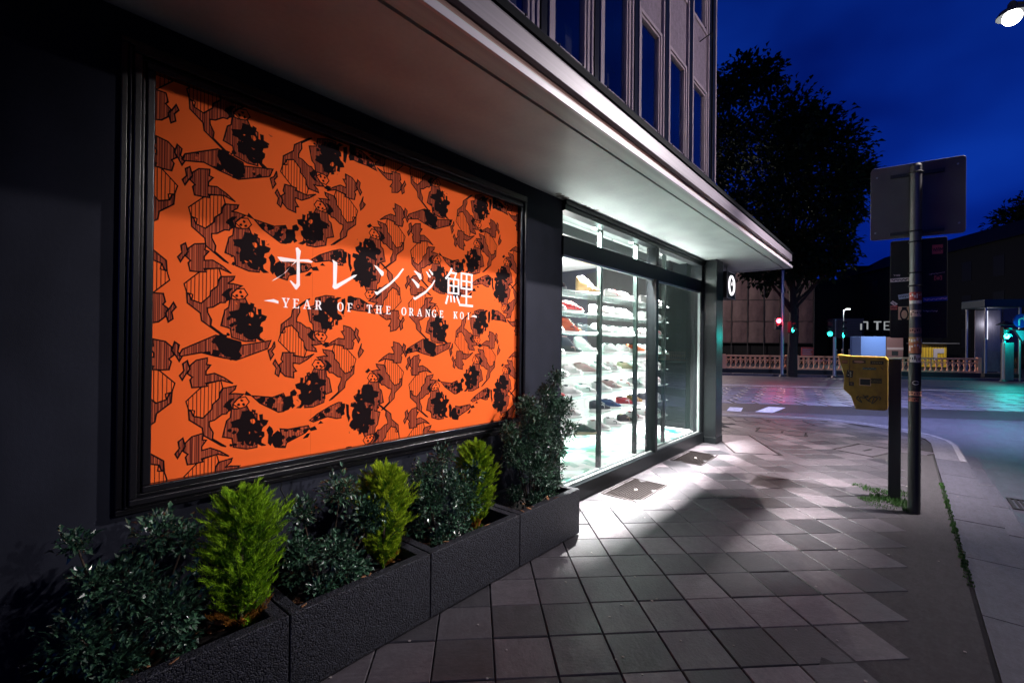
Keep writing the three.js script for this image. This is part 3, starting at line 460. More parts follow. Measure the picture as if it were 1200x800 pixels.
// ------------------------------------------------------------------ the framed poster
{
  const W = 2048, H = 1468, k = W / 2430, cv = document.createElement('canvas'); cv.width = W; cv.height = H; const c = cv.getContext('2d');
  c.scale(k, k); c.fillStyle = '#ee6529'; c.fillRect(0, 0, 2430, 1742);
  c.lineJoin = 'miter'; c.miterLimit = 3;
  const R = rng(404), ink = '#14090c';
  const trace = (pts, X) => { c.beginPath(); pts.forEach((p, i) => { const q = X(p); i ? c.lineTo(...q) : c.moveTo(...q); }); c.closePath(); };
  const box = (pts, X) => { const q = pts.map(X), xs = q.map((p) => p[0]), ys = q.map((p) => p[1]); return [Math.min(...xs), Math.max(...xs), Math.min(...ys), Math.max(...ys)]; };
  const hatch = (b, gap, w, style, jit) => { c.strokeStyle = style; for (let x = b[0] - 4; x < b[1] + 4; x += gap * (1 + (R() - 0.5) * jit)) { c.lineWidth = w * (1 + (R() - 0.5) * jit); c.beginPath(); c.moveTo(x, b[2] - 5); c.lineTo(x + (R() - 0.5) * 3, b[3] + 5); c.stroke(); } };
  let X = (p) => p;
  const fan = (n, pts) => { c.save(); trace(pts, X); c.clip(); hatch(box(pts, X), 15, 2.7, ink, 0.15); c.restore(); trace(pts, X); c.strokeStyle = ink; c.lineWidth = 5; c.stroke(); };
  const brown = (n, pts) => { c.save(); trace(pts, X); c.fillStyle = '#9c4428'; c.fill(); c.clip(); hatch(box(pts, X), 7.5, 2.6, '#42191a', 0.9); hatch(box(pts, X), 19, 2.6, '#c8603a', 0.9); c.restore(); trace(pts, X); c.strokeStyle = ink; c.lineWidth = 6; c.stroke(); };
  const hole = (n, pts) => { trace(pts, X); c.fillStyle = '#ee6529'; c.fill(); fan(n, pts); };
  const ragged = (pts) => { const o = []; pts.forEach((p, i) => { const q = pts[(i + 1) % pts.length], l = Math.hypot(q[0] - p[0], q[1] - p[1]), n = Math.max(1, Math.round(l / 21)), nx = (q[1] - p[1]) / (l || 1), ny = (p[0] - q[0]) / (l || 1); for (let k = 0; k < n; k++) { const f = k / n, e = k ? (k % 2 ? 6 : -8) * (0.2 + R()) : 0; o.push([p[0] + (q[0] - p[0]) * f + nx * e, p[1] + (q[1] - p[1]) * f + ny * e]); } }); return o; };
  const black = (n, pts) => { if (/spikes|blot|root|middle/.test(n)) pts = ragged(pts); trace(pts, X); c.fillStyle = ink; c.fill(); c.strokeStyle = ink; c.lineWidth = 3; c.stroke(); if (/spikes/.test(n)) { const b = box(pts, X); for (let i = 0; i < 8; i++) { const x = b[0] + R() * (b[1] - b[0]), y = b[2] + R() * (b[3] - b[2]), a = R() * 6.3, l = 10 + R() * 16; c.fillStyle = i % 3 ? '#9c4428' : '#ee6529'; c.beginPath(); c.moveTo(x, y); c.lineTo(x + l * Math.cos(a), y + l * Math.sin(a)); c.lineTo(x + l * 0.7 * Math.cos(a + 0.5), y + l * 0.7 * Math.sin(a + 0.5)); c.closePath(); c.fill(); } } };
  const blot = (x, y, r) => { c.beginPath(); for (let i = 0; i < 9; i++) { const a = i / 9 * 6.283, q = r * (0.65 + 0.6 * R()); i ? c.lineTo(x + q * Math.cos(a), y + q * Math.sin(a)) : c.moveTo(x + q * Math.cos(a), y + q * Math.sin(a)); } c.closePath(); c.fill(); };
  const spots = (n, pts) => { brown(n, pts); c.save(); trace(pts, X); c.clip(); const b = box(pts, X); c.fillStyle = ink; for (let i = 0; i < 14; i++) blot(b[0] + R() * (b[1] - b[0]), b[2] + R() * (b[3] - b[2]), 9 + R() * 11); c.fillStyle = '#c4502c'; for (let i = 0; i < 6; i++) blot(b[0] + R() * (b[1] - b[0]), b[2] + R() * (b[3] - b[2]), 4 + R() * 5); c.restore(); trace(pts, X); c.strokeStyle = ink; c.lineWidth = 4; c.stroke(); };
  const face = (n, pts) => { trace(pts, X); c.fillStyle = '#ee6529'; c.fill(); c.strokeStyle = ink; c.lineWidth = 5; c.stroke(); c.fillStyle = ink; for (const p of [[-10, 8], [13, 9], [5, -11]]) { const q = X(p); blot(q[0], q[1], 7); } };
  function koi(x, y, fx, fy) {
    X = ([a, b]) => [x + fx * a, y + fy * b];
    fan('fan', [[-223, -27], [-169, -83], [-136, -103], [-87, -113], [-78, -79], [-91, -55], [-91, -31], [-120, -3], [-122, 18], [-157, 55], [-193, 42], [-190, 18], [-213, 11]]);
    brown('head wrap', [[-210, -186], [-186, -210], [-143, -220], [-143, -206], [-145, -190], [-129, -186], [-147, -160], [-147, -142], [-113, -148], [-73, -126], [-35, -96], [-84, -114], [-147, -104], [-141, -90], [-172, -87], [-201, -87], [-209, -122], [-200, -134], [-219, -151], [-212, -168]]);
    brown('scrap', [[-237, -195], [-220, -209], [-215, -190], [-210, -171], [-224, -150], [-238, -123], [-248, -143], [-232, -165]]);
    brown('branch', [[-213, 14], [-203, 18], [-195, 42], [-157, 55], [-122, 18], [-120, -3], [-91, -31], [-89, -55], [-75, -76], [-21, -84], [-26, -67], [-51, -46], [-29, -48], [11, -41], [-17, -19], [-34, 3], [-33, 24], [-55, 35], [-60, 45], [-79, 46], [-111, 70], [-132, 74], [-131, 95], [-115, 128], [-118, 155], [-61, 201], [-80, 193], [-154, 134], [-159, 100], [-210, 57]]);
    brown('body', [[-40, 25], [-13, 27], [27, 18], [39, 45], [74, 61], [76, 226], [29, 227], [-30, 208], [-36, 166], [-76, 153], [-60, 79], [-44, 66]]);
    black('spikes', [[6, 41], [35, 42], [47, 63], [52, 38], [67, 43], [61, 69], [76, 93], [89, 96], [85, 67], [100, 66], [101, 92], [127, 100], [95, 150], [108, 156], [95, 207], [118, 223], [37, 211], [19, 183], [11, 193], [-9, 166], [-15, 113], [13, 90]]);
    black('leaf blot', [[7, 47], [33, 39], [53, 56], [45, 88], [11, 90], [-3, 107], [-14, 117], [-39, 113], [-36, 102], [-42, 87], [-17, 80], [-1, 76]]);
    black('small blot', [[-14, 157], [9, 153], [3, 187], [-11, 184]]);
    hole('hole', [[40, 86], [53, 79], [64, 84], [71, 100], [59, 112], [46, 104]]);
    black('side blot', [[-67, -2], [-46, -22], [-29, -25], [-46, -4], [-37, 23], [-51, 36], [-59, 19], [-73, 11]]);
    face('face', [[-34, 4], [-10, -24], [21, -29], [38, -2], [21, 20], [-4, 26]]);
    c.fillStyle = ink; for (let i = 0; i < 7; i++) { const q = X([-48 + R() * 70, 95 + R() * 120]); blot(q[0], q[1], 5 + R() * 6); }
    X = (p) => p;
  }
  for (let ty = -2; ty < 2; ty++) for (let tx = -1; tx < 3; tx++) {
    c.save(); c.translate(tx * 1214, ty * 868);
    for (const [x, y, fx, fy] of [[341, 908, 1, 1], [354, 1432, 1, 1], [749, 1103, 1, -1], [742, 1259, -1, 1], [1080, 1348, -1, 1], [1056, 1712, -1, -1]]) koi(x, y, fx, fy);
    spots('tail', [[103, 1198], [115, 1172], [244, 1107], [286, 1118], [350, 1138], [353, 1154], [489, 1129], [474, 1170], [331, 1225], [245, 1205], [188, 1187], [110, 1203]]);
    black('tail middle', [[244, 1115], [265, 1103], [292, 1106], [286, 1118], [325, 1136], [347, 1143], [353, 1160], [342, 1185], [356, 1204], [320, 1222], [307, 1224], [309, 1209], [277, 1197], [255, 1166]]);
    brown('scrap', [[506, 1134], [510, 1160], [494, 1183], [504, 1199], [489, 1225], [476, 1179], [494, 1166]]);
    spots('tail', [[540, 1582], [579, 1590], [687, 1584], [694, 1599], [674, 1620], [573, 1659], [567, 1682], [535, 1676], [551, 1633]]);
    black('tail root', [[506, 1606], [528, 1590], [547, 1606], [555, 1660], [535, 1676], [516, 1673], [503, 1639]]);
    black('tail comma', [[475, 1579], [487, 1561], [499, 1573], [506, 1593], [498, 1612], [503, 1645], [494, 1660], [482, 1645], [484, 1603]]);
    black('chip', [[691, 1602], [723, 1592], [734, 1611], [702, 1614]]);
    black('chip', [[660, 1649], [681, 1628], [695, 1627], [685, 1646]]);
    black('chip', [[744, 1581], [755, 1568], [768, 1580]]);
    spots('tail', [[404, 1402], [500, 1417], [554, 1401], [561, 1415], [558, 1494], [530, 1495], [440, 1440]]);
    black('tail root', [[561, 1421], [587, 1417], [605, 1445], [581, 1487], [552, 1494]]);
    black('tail comma', [[590, 1397], [610, 1385], [623, 1403], [617, 1416], [600, 1418], [604, 1459], [614, 1470], [601, 1482], [591, 1464]]);
    black('chip', [[372, 1394], [378, 1378], [404, 1402]]);
    spots('tail', [[736, 1527], [810, 1492], [859, 1475], [879, 1477], [876, 1564], [849, 1565], [795, 1548], [715, 1568], [694, 1557]]);
    black('tail root', [[871, 1483], [898, 1486], [897, 1545], [876, 1553]]);
    black('tail comma', [[906, 1490], [922, 1496], [923, 1548], [932, 1571], [924, 1591], [911, 1554]]);
    black('joined spikes', [[958, 1446], [979, 1433], [983, 1411], [995, 1419], [992, 1442], [1008, 1435], [1016, 1386], [1042, 1384], [1077, 1398], [1086, 1433], [1052, 1477], [1022, 1490], [1032, 1590], [1054, 1623], [1046, 1672], [1011, 1660], [990, 1676], [994, 1639], [965, 1638], [945, 1636], [928, 1615], [960, 1589], [944, 1557], [959, 1514], [935, 1504], [939, 1486], [988, 1490], [959, 1458]]);
    spots('tail', [[943, 875], [984, 876], [1061, 912], [1088, 960], [1027, 949], [968, 948], [935, 943]]);
    black('tail root', [[910, 870], [944, 871], [937, 943], [911, 952], [907, 893]]);
    black('tail comma', [[871, 892], [891, 883], [895, 916], [884, 976], [872, 969]]);
    brown('scrap', [[1000, 1140], [996, 1170], [1015, 1182], [1001, 1205], [984, 1223], [978, 1197]]);
    black('chip', [[761, 1152], [775, 1135], [797, 1138], [783, 1159]]);
    black('chip', [[1028, 1308], [1049, 1290], [1060, 1302], [1041, 1316]]);
    c.restore();
  }
  c.strokeStyle = 'rgba(120,40,10,0.35)'; c.lineWidth = 1.5; c.beginPath(); c.moveTo(700, 0); c.lineTo(700, 1742); c.stroke();
  // lettering
  c.fillStyle = '#fdf1ee';
  for (const s of [
    [[607, 641], [618, 635], [636, 652], [630, 688], [633, 835], [616, 859], [608, 858], [578, 816], [585, 814], [609, 833], [614, 826], [614, 717], [610, 663]],
    [[515, 701], [532, 699], [610, 700], [678, 690], [702, 700], [693, 707], [651, 707], [545, 722], [530, 721]],
    [[611, 704], [601, 717], [558, 776], [512, 815], [489, 830], [499, 819], [545, 786], [590, 734], [612, 715]],
    [[812, 672], [842, 685], [839, 806], [944, 743], [968, 737], [952, 754], [842, 833], [826, 837], [814, 826], [818, 804], [817, 691]],
    [[1076, 665], [1099, 670], [1148, 700], [1145, 721], [1133, 728], [1112, 704]],
    [[1081, 825], [1104, 825], [1198, 755], [1245, 709], [1287, 658], [1297, 662], [1255, 719], [1186, 783], [1102, 846], [1093, 842]],
    [[1374, 663], [1385, 661], [1433, 678], [1440, 709], [1425, 717], [1401, 688]],
    [[1355, 719], [1371, 717], [1422, 749], [1420, 769], [1406, 773], [1379, 741]],
    [[1372, 833], [1388, 836], [1474, 783], [1527, 732], [1548, 703], [1556, 706], [1532, 748], [1475, 802], [1388, 854], [1374, 846]],
    [[1473, 654], [1485, 655], [1518, 684], [1510, 694], [1498, 689]],
    [[1497, 638], [1505, 636], [1537, 659], [1535, 675], [1522, 670]],
  ]) { trace(s, (p) => p); c.fill(); }
  { // the last character, drawn as brush strokes in a 100 by 100 field
    c.save(); c.translate(1643, 600); c.scale(2.74, 2.70); c.strokeStyle = '#fdf1ee'; c.lineCap = 'butt'; c.lineJoin = 'miter';
    const st = (w, ...p) => { c.lineWidth = w; c.beginPath(); p.forEach((q, i) => (i ? c.lineTo(q[0], q[1]) : c.moveTo(q[0], q[1]))); c.stroke(); };
    st(6, [23, 1], [16, 15], [2, 31]); st(5, [18, 13], [38, 13], [33, 27]); st(6, [12, 27], [12, 69]); st(6, [47, 27], [47, 69]); st(5, [10, 29], [50, 29]); st(5, [30, 29], [30, 66]); st(4.5, [12, 47], [47, 47]); st(4.5, [10, 66], [50, 66]);
    st(6, [11, 73], [4, 96]); st(5, [20, 73], [22, 90]); st(5, [31, 73], [34, 90]); st(6, [41, 72], [51, 92]);
    st(6, [57, 8], [57, 52]); st(6.5, [95, 8], [95, 52]); st(5, [54, 10], [99, 10]); st(4.5, [57, 30], [95, 30]); st(4.5, [57, 50], [95, 50]); st(6, [76, 10], [76, 94]); st(5, [57, 70], [96, 70]); st(6, [50, 95], [101, 95]);
    c.restore();
  }
  c.font = 'bold 70px serif'; c.textAlign = 'center'; c.textBaseline = 'alphabetic';
  for (const [ch, x] of [['Y', 560], ['E', 613], ['A', 672], ['R', 734], ['O', 864], ['F', 922], ['T', 1050], ['H', 1115], ['E', 1182], ['O', 1300], ['R', 1357], ['A', 1426], ['N', 1494], ['G', 1549], ['E', 1614], ['K', 1745], ['O', 1808], ['I', 1874]]) { c.save(); c.translate(x, 957); c.scale(0.82, 1); c.fillText(ch, 0, 0); c.restore(); }
  trace([[452, 930], [500, 918], [524, 926], [524, 940], [505, 936]], (p) => p); c.fill(); trace([[1895, 936], [1935, 922], [1962, 930], [1960, 942], [1930, 936]], (p) => p); c.fill();
  const t = new THREE.CanvasTexture(cv); t.colorSpace = THREE.SRGBColorSpace; t.anisotropy = 8;
  const f = thing('framed_poster', 'large orange poster with koi pattern and white lettering in a black moulded frame', 'poster', [WX, 1.801, -1.70]);
  const fold = tex(256, (u, v) => 0.5 + 0.3 * pn(u, v, 2.2, 8) + 0.2 * pn(u, v, 6, 3), { srgb: false });
  const g = new THREE.PlaneGeometry(2.43, 1.742); put(g, 0.016, 0, 0, 0, Math.PI / 2, 0);
  mesh('poster', g, new THREE.MeshPhysicalMaterial({ map: t, roughness: 0.75, specularIntensity: 0.15, bumpMap: fold, bumpScale: 0.004 }), f);
  mesh('backing', span(0.002, 0.014, -0.90, 0.90, -1.25, 1.25), M.black, f);
  for (const [o0, o1, d0, d1] of [[0.0, 0.030, 0.001, 0.052], [0.030, 0.046, 0.001, 0.040], [0.046, 0.074, 0.001, 0.060], [0.074, 0.086, 0.001, 0.044], [0.086, 0.112, 0.001, 0.030]]) {
    const w = 1.213, h = 0.869, wide = o1 - o0;
    for (const s of [-1, 1]) { mesh('frame_rail', rspan(d0, d1, s * (h + o0), s * (h + o1), -w - o1, w + o1, 0.006), M.blackWood, f); mesh('frame_rail', rspan(d0, d1 - 0.0006, -h - o0, h + o0, s * (w + o0), s * (w + o1), 0.006), M.blackWood, f); }
  }
}

// ------------------------------------------------------------------ planters and plants
const planterWords = ['dark pebble-dash planter trough at the bottom edge of the picture, left end of the row', 'dark pebble-dash planter trough second from the left, below the first bright conifer', 'dark pebble-dash planter trough holding the middle conifer', 'dark pebble-dash planter trough at the shop end of the row, holding the tallest shrub'];
[[-0.11, -0.885], [-0.89, -1.655], [-1.66, -2.435], [-2.44, -3.20]].forEach(([z0, z1], i) => {
  const t = thing('planter', planterWords[i], 'planter', [-2.215, 0, (z0 + z1) / 2], 0, null), L = (z0 - z1) / 2, X = 0.228, h = 0.37, w = 0.055; delete t.userData.group;
  mesh('trough', metric(merge([rspan(X - w, X, 0.012, h, -L, L, 0.006), rspan(-X, -X + w, 0.012, h, -L, L, 0.006), rspan(-X + w - 0.01, X - w + 0.01, 0.012, h - 0.0015, -L + 0.0005, -L + w, 0.006), rspan(-X + w - 0.01, X - w + 0.01, 0.012, h - 0.0015, L - w, L - 0.0005, 0.006), span(-X + 0.03, X - 0.03, 0, 0.06, -L + 0.03, L - 0.03)]), i * 0.31, i * 0.17), M.aggregate, t);
  const s = new THREE.PlaneGeometry(2 * (X - w) + 0.02, 2 * (L - w) + 0.02, 12, 20).rotateX(-Math.PI / 2), p = s.attributes.position; for (let k = 0; k < p.count; k++) p.setY(k, 0.275 + 0.022 * fbm(p.getX(k) * 9 + i * 7, p.getZ(k) * 9)); s.computeVertexNormals(); mesh('soil', s, M.soil, t);
});
{ // dry leaves on the soil and the planter rims
  const R = rng(61), g = []; for (let i = 0; i < 210; i++) { const z = -0.2 - R() * 2.9, x = -2.0 - Math.pow(R(), 1.6) * 0.33, y = x > -2.045 ? 0.374 : 0.292 + 0.012 * R(), l = 0.012 + 0.016 * R(); if (y > 0.35 && R() < 0.75) continue; const q = new THREE.SphereGeometry(1, 6, 4).scale(l, 0.0022, l * 0.55); g.push(put(q, x, y, z, (R() - 0.5) * 0.9, R() * 6, (R() - 0.5) * 0.9)); }
  const m = mesh('fallen_leaves', merge(g), M.deadLeaf, null, true); m.userData.label = 'small brown dead leaves lying on the planter soil and rims'; m.userData.category = 'leaves';
}
function leafGeo(list) { // list of [centre, direction, up, length, width]: folded leaves, four triangles each
  const p = []; for (const [c, d, n, l, w] of list) {
    const s = d.clone().cross(n).normalize().multiplyScalar(w / 2), a = c.clone().addScaledVector(d, -l / 2), b = c.clone().addScaledVector(d, l / 2), lift = n.clone().multiplyScalar(w * 0.22), droop = n.clone().multiplyScalar(-l * 0.12);
    const m0 = c.clone().addScaledVector(d, -l * 0.08), L = m0.clone().add(s).add(lift), Rr = m0.clone().sub(s).add(lift); b.add(droop); a.add(droop);
    for (const q of [[a, L, m0], [m0, L, b], [a, m0, Rr], [m0, b, Rr]]) for (const v of q) p.push(v.x, v.y, v.z);
  }
  const g = new THREE.BufferGeometry(); g.setAttribute('position', new THREE.BufferAttribute(new Float32Array(p), 3)); g.setAttribute('uv', new THREE.BufferAttribute(new Float32Array(p.length / 3 * 2), 2)); g.computeVertexNormals(); return g;
}
function shrub(label, [x, z], lobes, seed, count, size) { // lobes: [dx, y, dz, r] of leafy twigs
  const t = thing('shrub', label, 'shrub', [x, 0.27, z]), R = rng(seed), tw = [], A = [], B = [];
  lobes.push([0.08, 0.36, 0.06, 0.085], [0.07, 0.37, -0.14, 0.08], [-0.06, 0.40, 0.12, 0.09]);
  for (const [dx, y, dz, r] of lobes) {
    const n = Math.round(count * r * r / 0.02);
    tw.push(bar([dx * 0.15, 0, dz * 0.15], [dx * 0.6, (y - 0.27) * 0.55, dz * 0.6], 0.008, 6, 0.005), bar([dx * 0.6, (y - 0.27) * 0.55, dz * 0.6], [dx, y - 0.27, dz], 0.005, 5, 0.003));
    for (let k = 0; k < n; k++) {
      const u = R() * 2 - 1, a = R() * 6.283, q = Math.pow(R(), 0.42) * r * (0.78 + 0.45 * Math.max(0, noise3(u * 2, a, seed))), h = Math.sqrt(1 - u * u);
      const o = V(h * Math.cos(a), u, h * Math.sin(a)), c = V(dx, y - 0.27, dz).addScaledVector(o, q); if (c.x + x < -2.435) continue; if (c.y < 0.02) continue;
      const d = o.clone().multiplyScalar(0.8).add(V(R() - 0.5, R() * 0.7 - 0.1, R() - 0.5)).normalize(), nn = V(R() - 0.5, 0.9 + R() * 0.4, R() - 0.5).normalize(), nr = nn.addScaledVector(d, -nn.dot(d)).normalize();
      (R() < 0.3 ? B : A).push([c, d, nr, size * (0.7 + 0.6 * R()), size * (0.46 + 0.22 * R())]);
    }
  }
  mesh('stems', merge(tw), M.twig, t); mesh('foliage', leafGeo(A), M.leaf, t, true); mesh('young_leaves', leafGeo(B), M.leafB, t, true); return t;
}
function conifer(label, [x, z], H, rad, seed, lean) {
  const t = thing('conifer', label, 'conifer', [x, 0.27, z]), R = rng(seed), tw = [bar([0, 0, 0], [lean * 0.5, H * 0.9, 0], 0.012, 6, 0.004)], G = [[], [], []];
  for (let k = 0; k < 440; k++) {
    const h = Math.pow(R(), 0.85), a = R() * 6.283, prof = rad * Math.pow(Math.sin(Math.PI * Math.min(0.97, 0.10 + 0.83 * h)), 0.75) * (0.72 + 0.5 * R()) * (0.85 + 0.3 * noise3(Math.cos(a), Math.sin(a), h * 3 + seed));
    const base = V(lean * h * 0.6, h * H * 0.86, 0), tip = V(base.x + prof * Math.cos(a), base.y + prof * (0.35 + 0.5 * R()) + 0.02, prof * Math.sin(a)); if (tip.x + x < -2.43) tip.x = -2.43 - x + R() * 0.04;
    const dir = tip.clone().sub(base), len = dir.length(); dir.normalize();
    if (k % 5 === 0) tw.push(bar(base.toArray(), tip.toArray(), 0.0022, 4, 0.001));
    const dry = h < 0.09 && R() < 0.5, inner = 0;
    for (let j = 0; j < 46; j++) {
      const f = 0.06 + 1.07 * Math.sqrt(R()), c = base.clone().addScaledVector(dir, len * f).add(V(R() - 0.5, R() - 0.5, R() - 0.5).multiplyScalar(0.013));
      const d = dir.clone().add(V((R() - 0.5) * 1.5, R() * 0.7, (R() - 0.5) * 1.5)).normalize(), n = V(R() - 0.5, R() - 0.5, R() - 0.5); n.addScaledVector(d, -n.dot(d)).normalize();
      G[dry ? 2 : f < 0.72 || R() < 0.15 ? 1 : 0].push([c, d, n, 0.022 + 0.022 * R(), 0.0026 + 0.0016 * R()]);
    }
  }
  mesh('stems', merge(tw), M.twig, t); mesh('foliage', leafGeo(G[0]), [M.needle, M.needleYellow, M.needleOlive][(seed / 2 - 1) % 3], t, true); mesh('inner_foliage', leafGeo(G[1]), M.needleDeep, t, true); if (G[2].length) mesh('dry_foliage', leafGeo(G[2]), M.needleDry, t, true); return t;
}
shrub('dark glossy shrub at the far left end of the planters, left of the first conifer', [-2.2, -0.40], [[0, 0.62, 0.02, 0.15], [0.05, 0.50, -0.10, 0.15], [-0.03, 0.78, -0.08, 0.11], [-0.02, 0.82, 0.16, 0.07], [0.04, 0.50, 0.15, 0.13], [0, 0.74, -0.16, 0.09], [0.08, 0.40, 0.05, 0.11], [0.02, 0.68, 0.12, 0.09]], 1, 450, 0.031);
conifer('bright green feathery conifer, largest and leftmost of the three in the planters', [-2.19, -0.765], 0.67, 0.168, 2, 0.0);
shrub('dark glossy shrub between the leftmost and the middle conifer', [-2.2, -1.16], [[-0.04, 0.70, 0.11, 0.10], [0, 0.78, -0.07, 0.12], [0.04, 0.62, -0.20, 0.12], [0.06, 0.50, -0.02, 0.13], [0.02, 0.55, 0.14, 0.11], [0.05, 0.64, -0.26, 0.09], [0.08, 0.40, -0.08, 0.10]], 3, 450, 0.031);
conifer('yellow green feathery conifer in the middle planter', [-2.21, -1.50], 0.62, 0.148, 4, 0.0);
shrub('dark glossy shrub between the middle and the right-hand conifer', [-2.2, -1.90], [[-0.03, 0.74, 0.10, 0.12], [0, 0.82, -0.02, 0.10], [0.05, 0.64, -0.06, 0.14], [0.07, 0.54, -0.16, 0.13], [0.03, 0.58, 0.10, 0.13], [0.05, 0.68, -0.24, 0.10], [0.09, 0.44, -0.02, 0.10]], 5, 480, 0.031);
conifer('small yellow green conifer beside the tallest dark shrub', [-2.20, -2.21], 0.655, 0.135, 6, 0.02);
shrub('tallest dark glossy shrub at the shop end of the planters, overlapping the window', [-2.19, -2.82], [[0, 0.72, 0.16, 0.16], [0.0, 0.92, -0.05, 0.17], [0.0, 1.12, -0.20, 0.13], [0.02, 1.26, -0.29, 0.09], [0.05, 0.78, -0.22, 0.16], [0.04, 1.02, -0.38, 0.12], [0.06, 0.58, 0.02, 0.16], [-0.04, 0.88, 0.22, 0.10], [0.08, 0.84, -0.40, 0.10], [0.07, 0.44, -0.10, 0.10], [0.05, 0.42, -0.26, 0.08], [0.02, 0.66, -0.36, 0.09], [0, 1.05, 0.05, 0.12], [0.02, 0.80, 0.0, 0.18], [0.03, 0.98, -0.24, 0.15], [0.03, 0.55, -0.24, 0.13]], 8, 560, 0.031);

// ------------------------------------------------------------------ road sign, litter bin, weeds
function sticker(draw, w = 128, h = 96) { const cv = document.createElement('canvas'); cv.width = w; cv.height = h; const c = cv.getContext('2d'); draw(c, w, h); const t = new THREE.CanvasTexture(cv); t.colorSpace = THREE.SRGBColorSpace; return new THREE.MeshStandardMaterial({ map: t, roughness: 0.5 }); }
{
  const t = thing('road_sign', 'back of a road sign on a grey pole plastered with stickers beside the kerb', 'road sign', [0.1, 0, -5.71]);
  const prof = new THREE.CylinderGeometry(0.043, 0.045, 3.24, 24); put(prof, -0.01, 1.62, 0); mesh('pole', metric(prof), M.pole, t); mesh('pole_sleeve', cyl(0.047, 0.0465, 1.42, -0.01, 0.71, 0, 24), M.poleDark, t); mesh('pole_cap', cyl(0.046, 0.03, 0.025, -0.01, 3.252, 0, 20), M.black, t);
  const pl = new THREE.Group(); pl.name = 'sign_plate'; pl.position.set(0, 0, -0.06); pl.rotation.y = 0.117; t.add(pl);
  const rr = (w, h, r) => { const s = new THREE.Shape(); s.moveTo(-w / 2 + r, -h / 2); s.lineTo(w / 2 - r, -h / 2); s.quadraticCurveTo(w / 2, -h / 2, w / 2, -h / 2 + r); s.lineTo(w / 2, h / 2 - r); s.quadraticCurveTo(w / 2, h / 2, w / 2 - r, h / 2); s.lineTo(-w / 2 + r, h / 2); s.quadraticCurveTo(-w / 2, h / 2, -w / 2, h / 2 - r); s.lineTo(-w / 2, -h / 2 + r); s.quadraticCurveTo(-w / 2, -h / 2, -w / 2 + r, -h / 2); return s; };
  const plate = (w, h, r, x, y, z, d = 0.004) => put(new THREE.ExtrudeGeometry(rr(w, h, r), { depth: d, bevelEnabled: true, bevelSize: 0.0015, bevelThickness: 0.0015, bevelSegments: 1 }), x, y, z);
  mesh('plate', metric(plate(0.68, 0.70, 0.03, -0.006, 2.94, -0.006)), M.signBack, pl);
  each('bracket', [rspan(-0.20, 0.19, 3.165, 3.200, 0.0, 0.022, 0.003), rspan(-0.20, 0.19, 2.615, 2.645, 0.0, 0.022, 0.003)], M.poleDark, pl);
  each('bolt', [[-0.3, 3.2], [0.28, 3.22], [0.29, 2.68], [-0.31, 2.66]].map(([x, y]) => cyl(0.008, 0.008, 0.01, x, y, 0.004, 8, Math.PI / 2, 0, 0)), M.steel, pl);
  each('clamp', [3.18, 2.63, 2.53, 2.24, 2.12].map((y) => put(new THREE.TorusGeometry(0.048, 0.007, 6, 20), -0.01, y, 0, Math.PI / 2, 0, 0)), M.black, t);
  const sub = new THREE.Group(); sub.name = 'lower_plate'; sub.position.set(0, 0, -0.06); sub.rotation.y = 0.117; t.add(sub);
  mesh('plate', plate(0.405, 0.93, 0.02, 0.01, 2.10, -0.006), M.black, sub);
  const pal = ['#f2e2dc', '#d8685c', '#fff6f0', '#e0705e', '#b9c6dc', '#f0cfa8'], R = rng(15);
  const mark = (kind) => sticker((c, w, h) => {
    c.fillStyle = kind === 'blue' ? '#3d5ac0' : kind === 'dark' ? '#15181a' : pal[Math.floor(R() * pal.length)]; c.fillRect(0, 0, w, h); c.fillStyle = kind === 'dark' || kind === 'blue' ? '#ffd9d6' : '#1a1413'; c.strokeStyle = c.fillStyle;
    if (kind === 'wreath') { c.lineWidth = 14; c.beginPath(); c.arc(w / 2, h * 0.6, w * 0.3, 0, 7); c.stroke(); c.fillRect(w * 0.3, 4, w * 0.4, 14); }
    else for (let i = 0; i < 5; i++) { c.lineWidth = 4 + 6 * R(); c.beginPath(); c.moveTo(8 + i * w / 5.4, h * (0.25 + 0.2 * R())); c.lineTo(8 + (i + 0.6) * w / 5.4, h * (0.75 - 0.2 * R())); c.lineTo(8 + (i + 0.9) * w / 5.4, h * (0.3 + 0.2 * R())); c.stroke(); }
  });
  for (const [x, y, w, h, k, r] of [[0.145, 2.455, 0.075, 0.085, 'red', 0], [-0.115, 2.19, 0.155, 0.035, 'pale', 0.03], [-0.145, 2.235, 0.05, 0.035, 'dark', 0], [0.14, 2.232, 0.12, 0.022, 'dark', 0.12], [0.15, 2.19, 0.055, 0.045, 'wreath', 0], [-0.085, 2.03, 0.095, 0.045, 'pale', 0.15], [0.13, 1.995, 0.17, 0.04, 'blue', 0.04], [-0.165, 1.965, 0.05, 0.03, 'pale', -0.7], [-0.165, 1.925, 0.05, 0.04, 'red', 0], [-0.088, 1.87, 0.09, 0.125, 'wreath', 0], [0.095, 1.885, 0.11, 0.035, 'dark', 0]]) mesh('sticker', put(new THREE.BoxGeometry(w, h, 0.001), x, y, 0.0018, 0, 0, r), mark(k), sub);
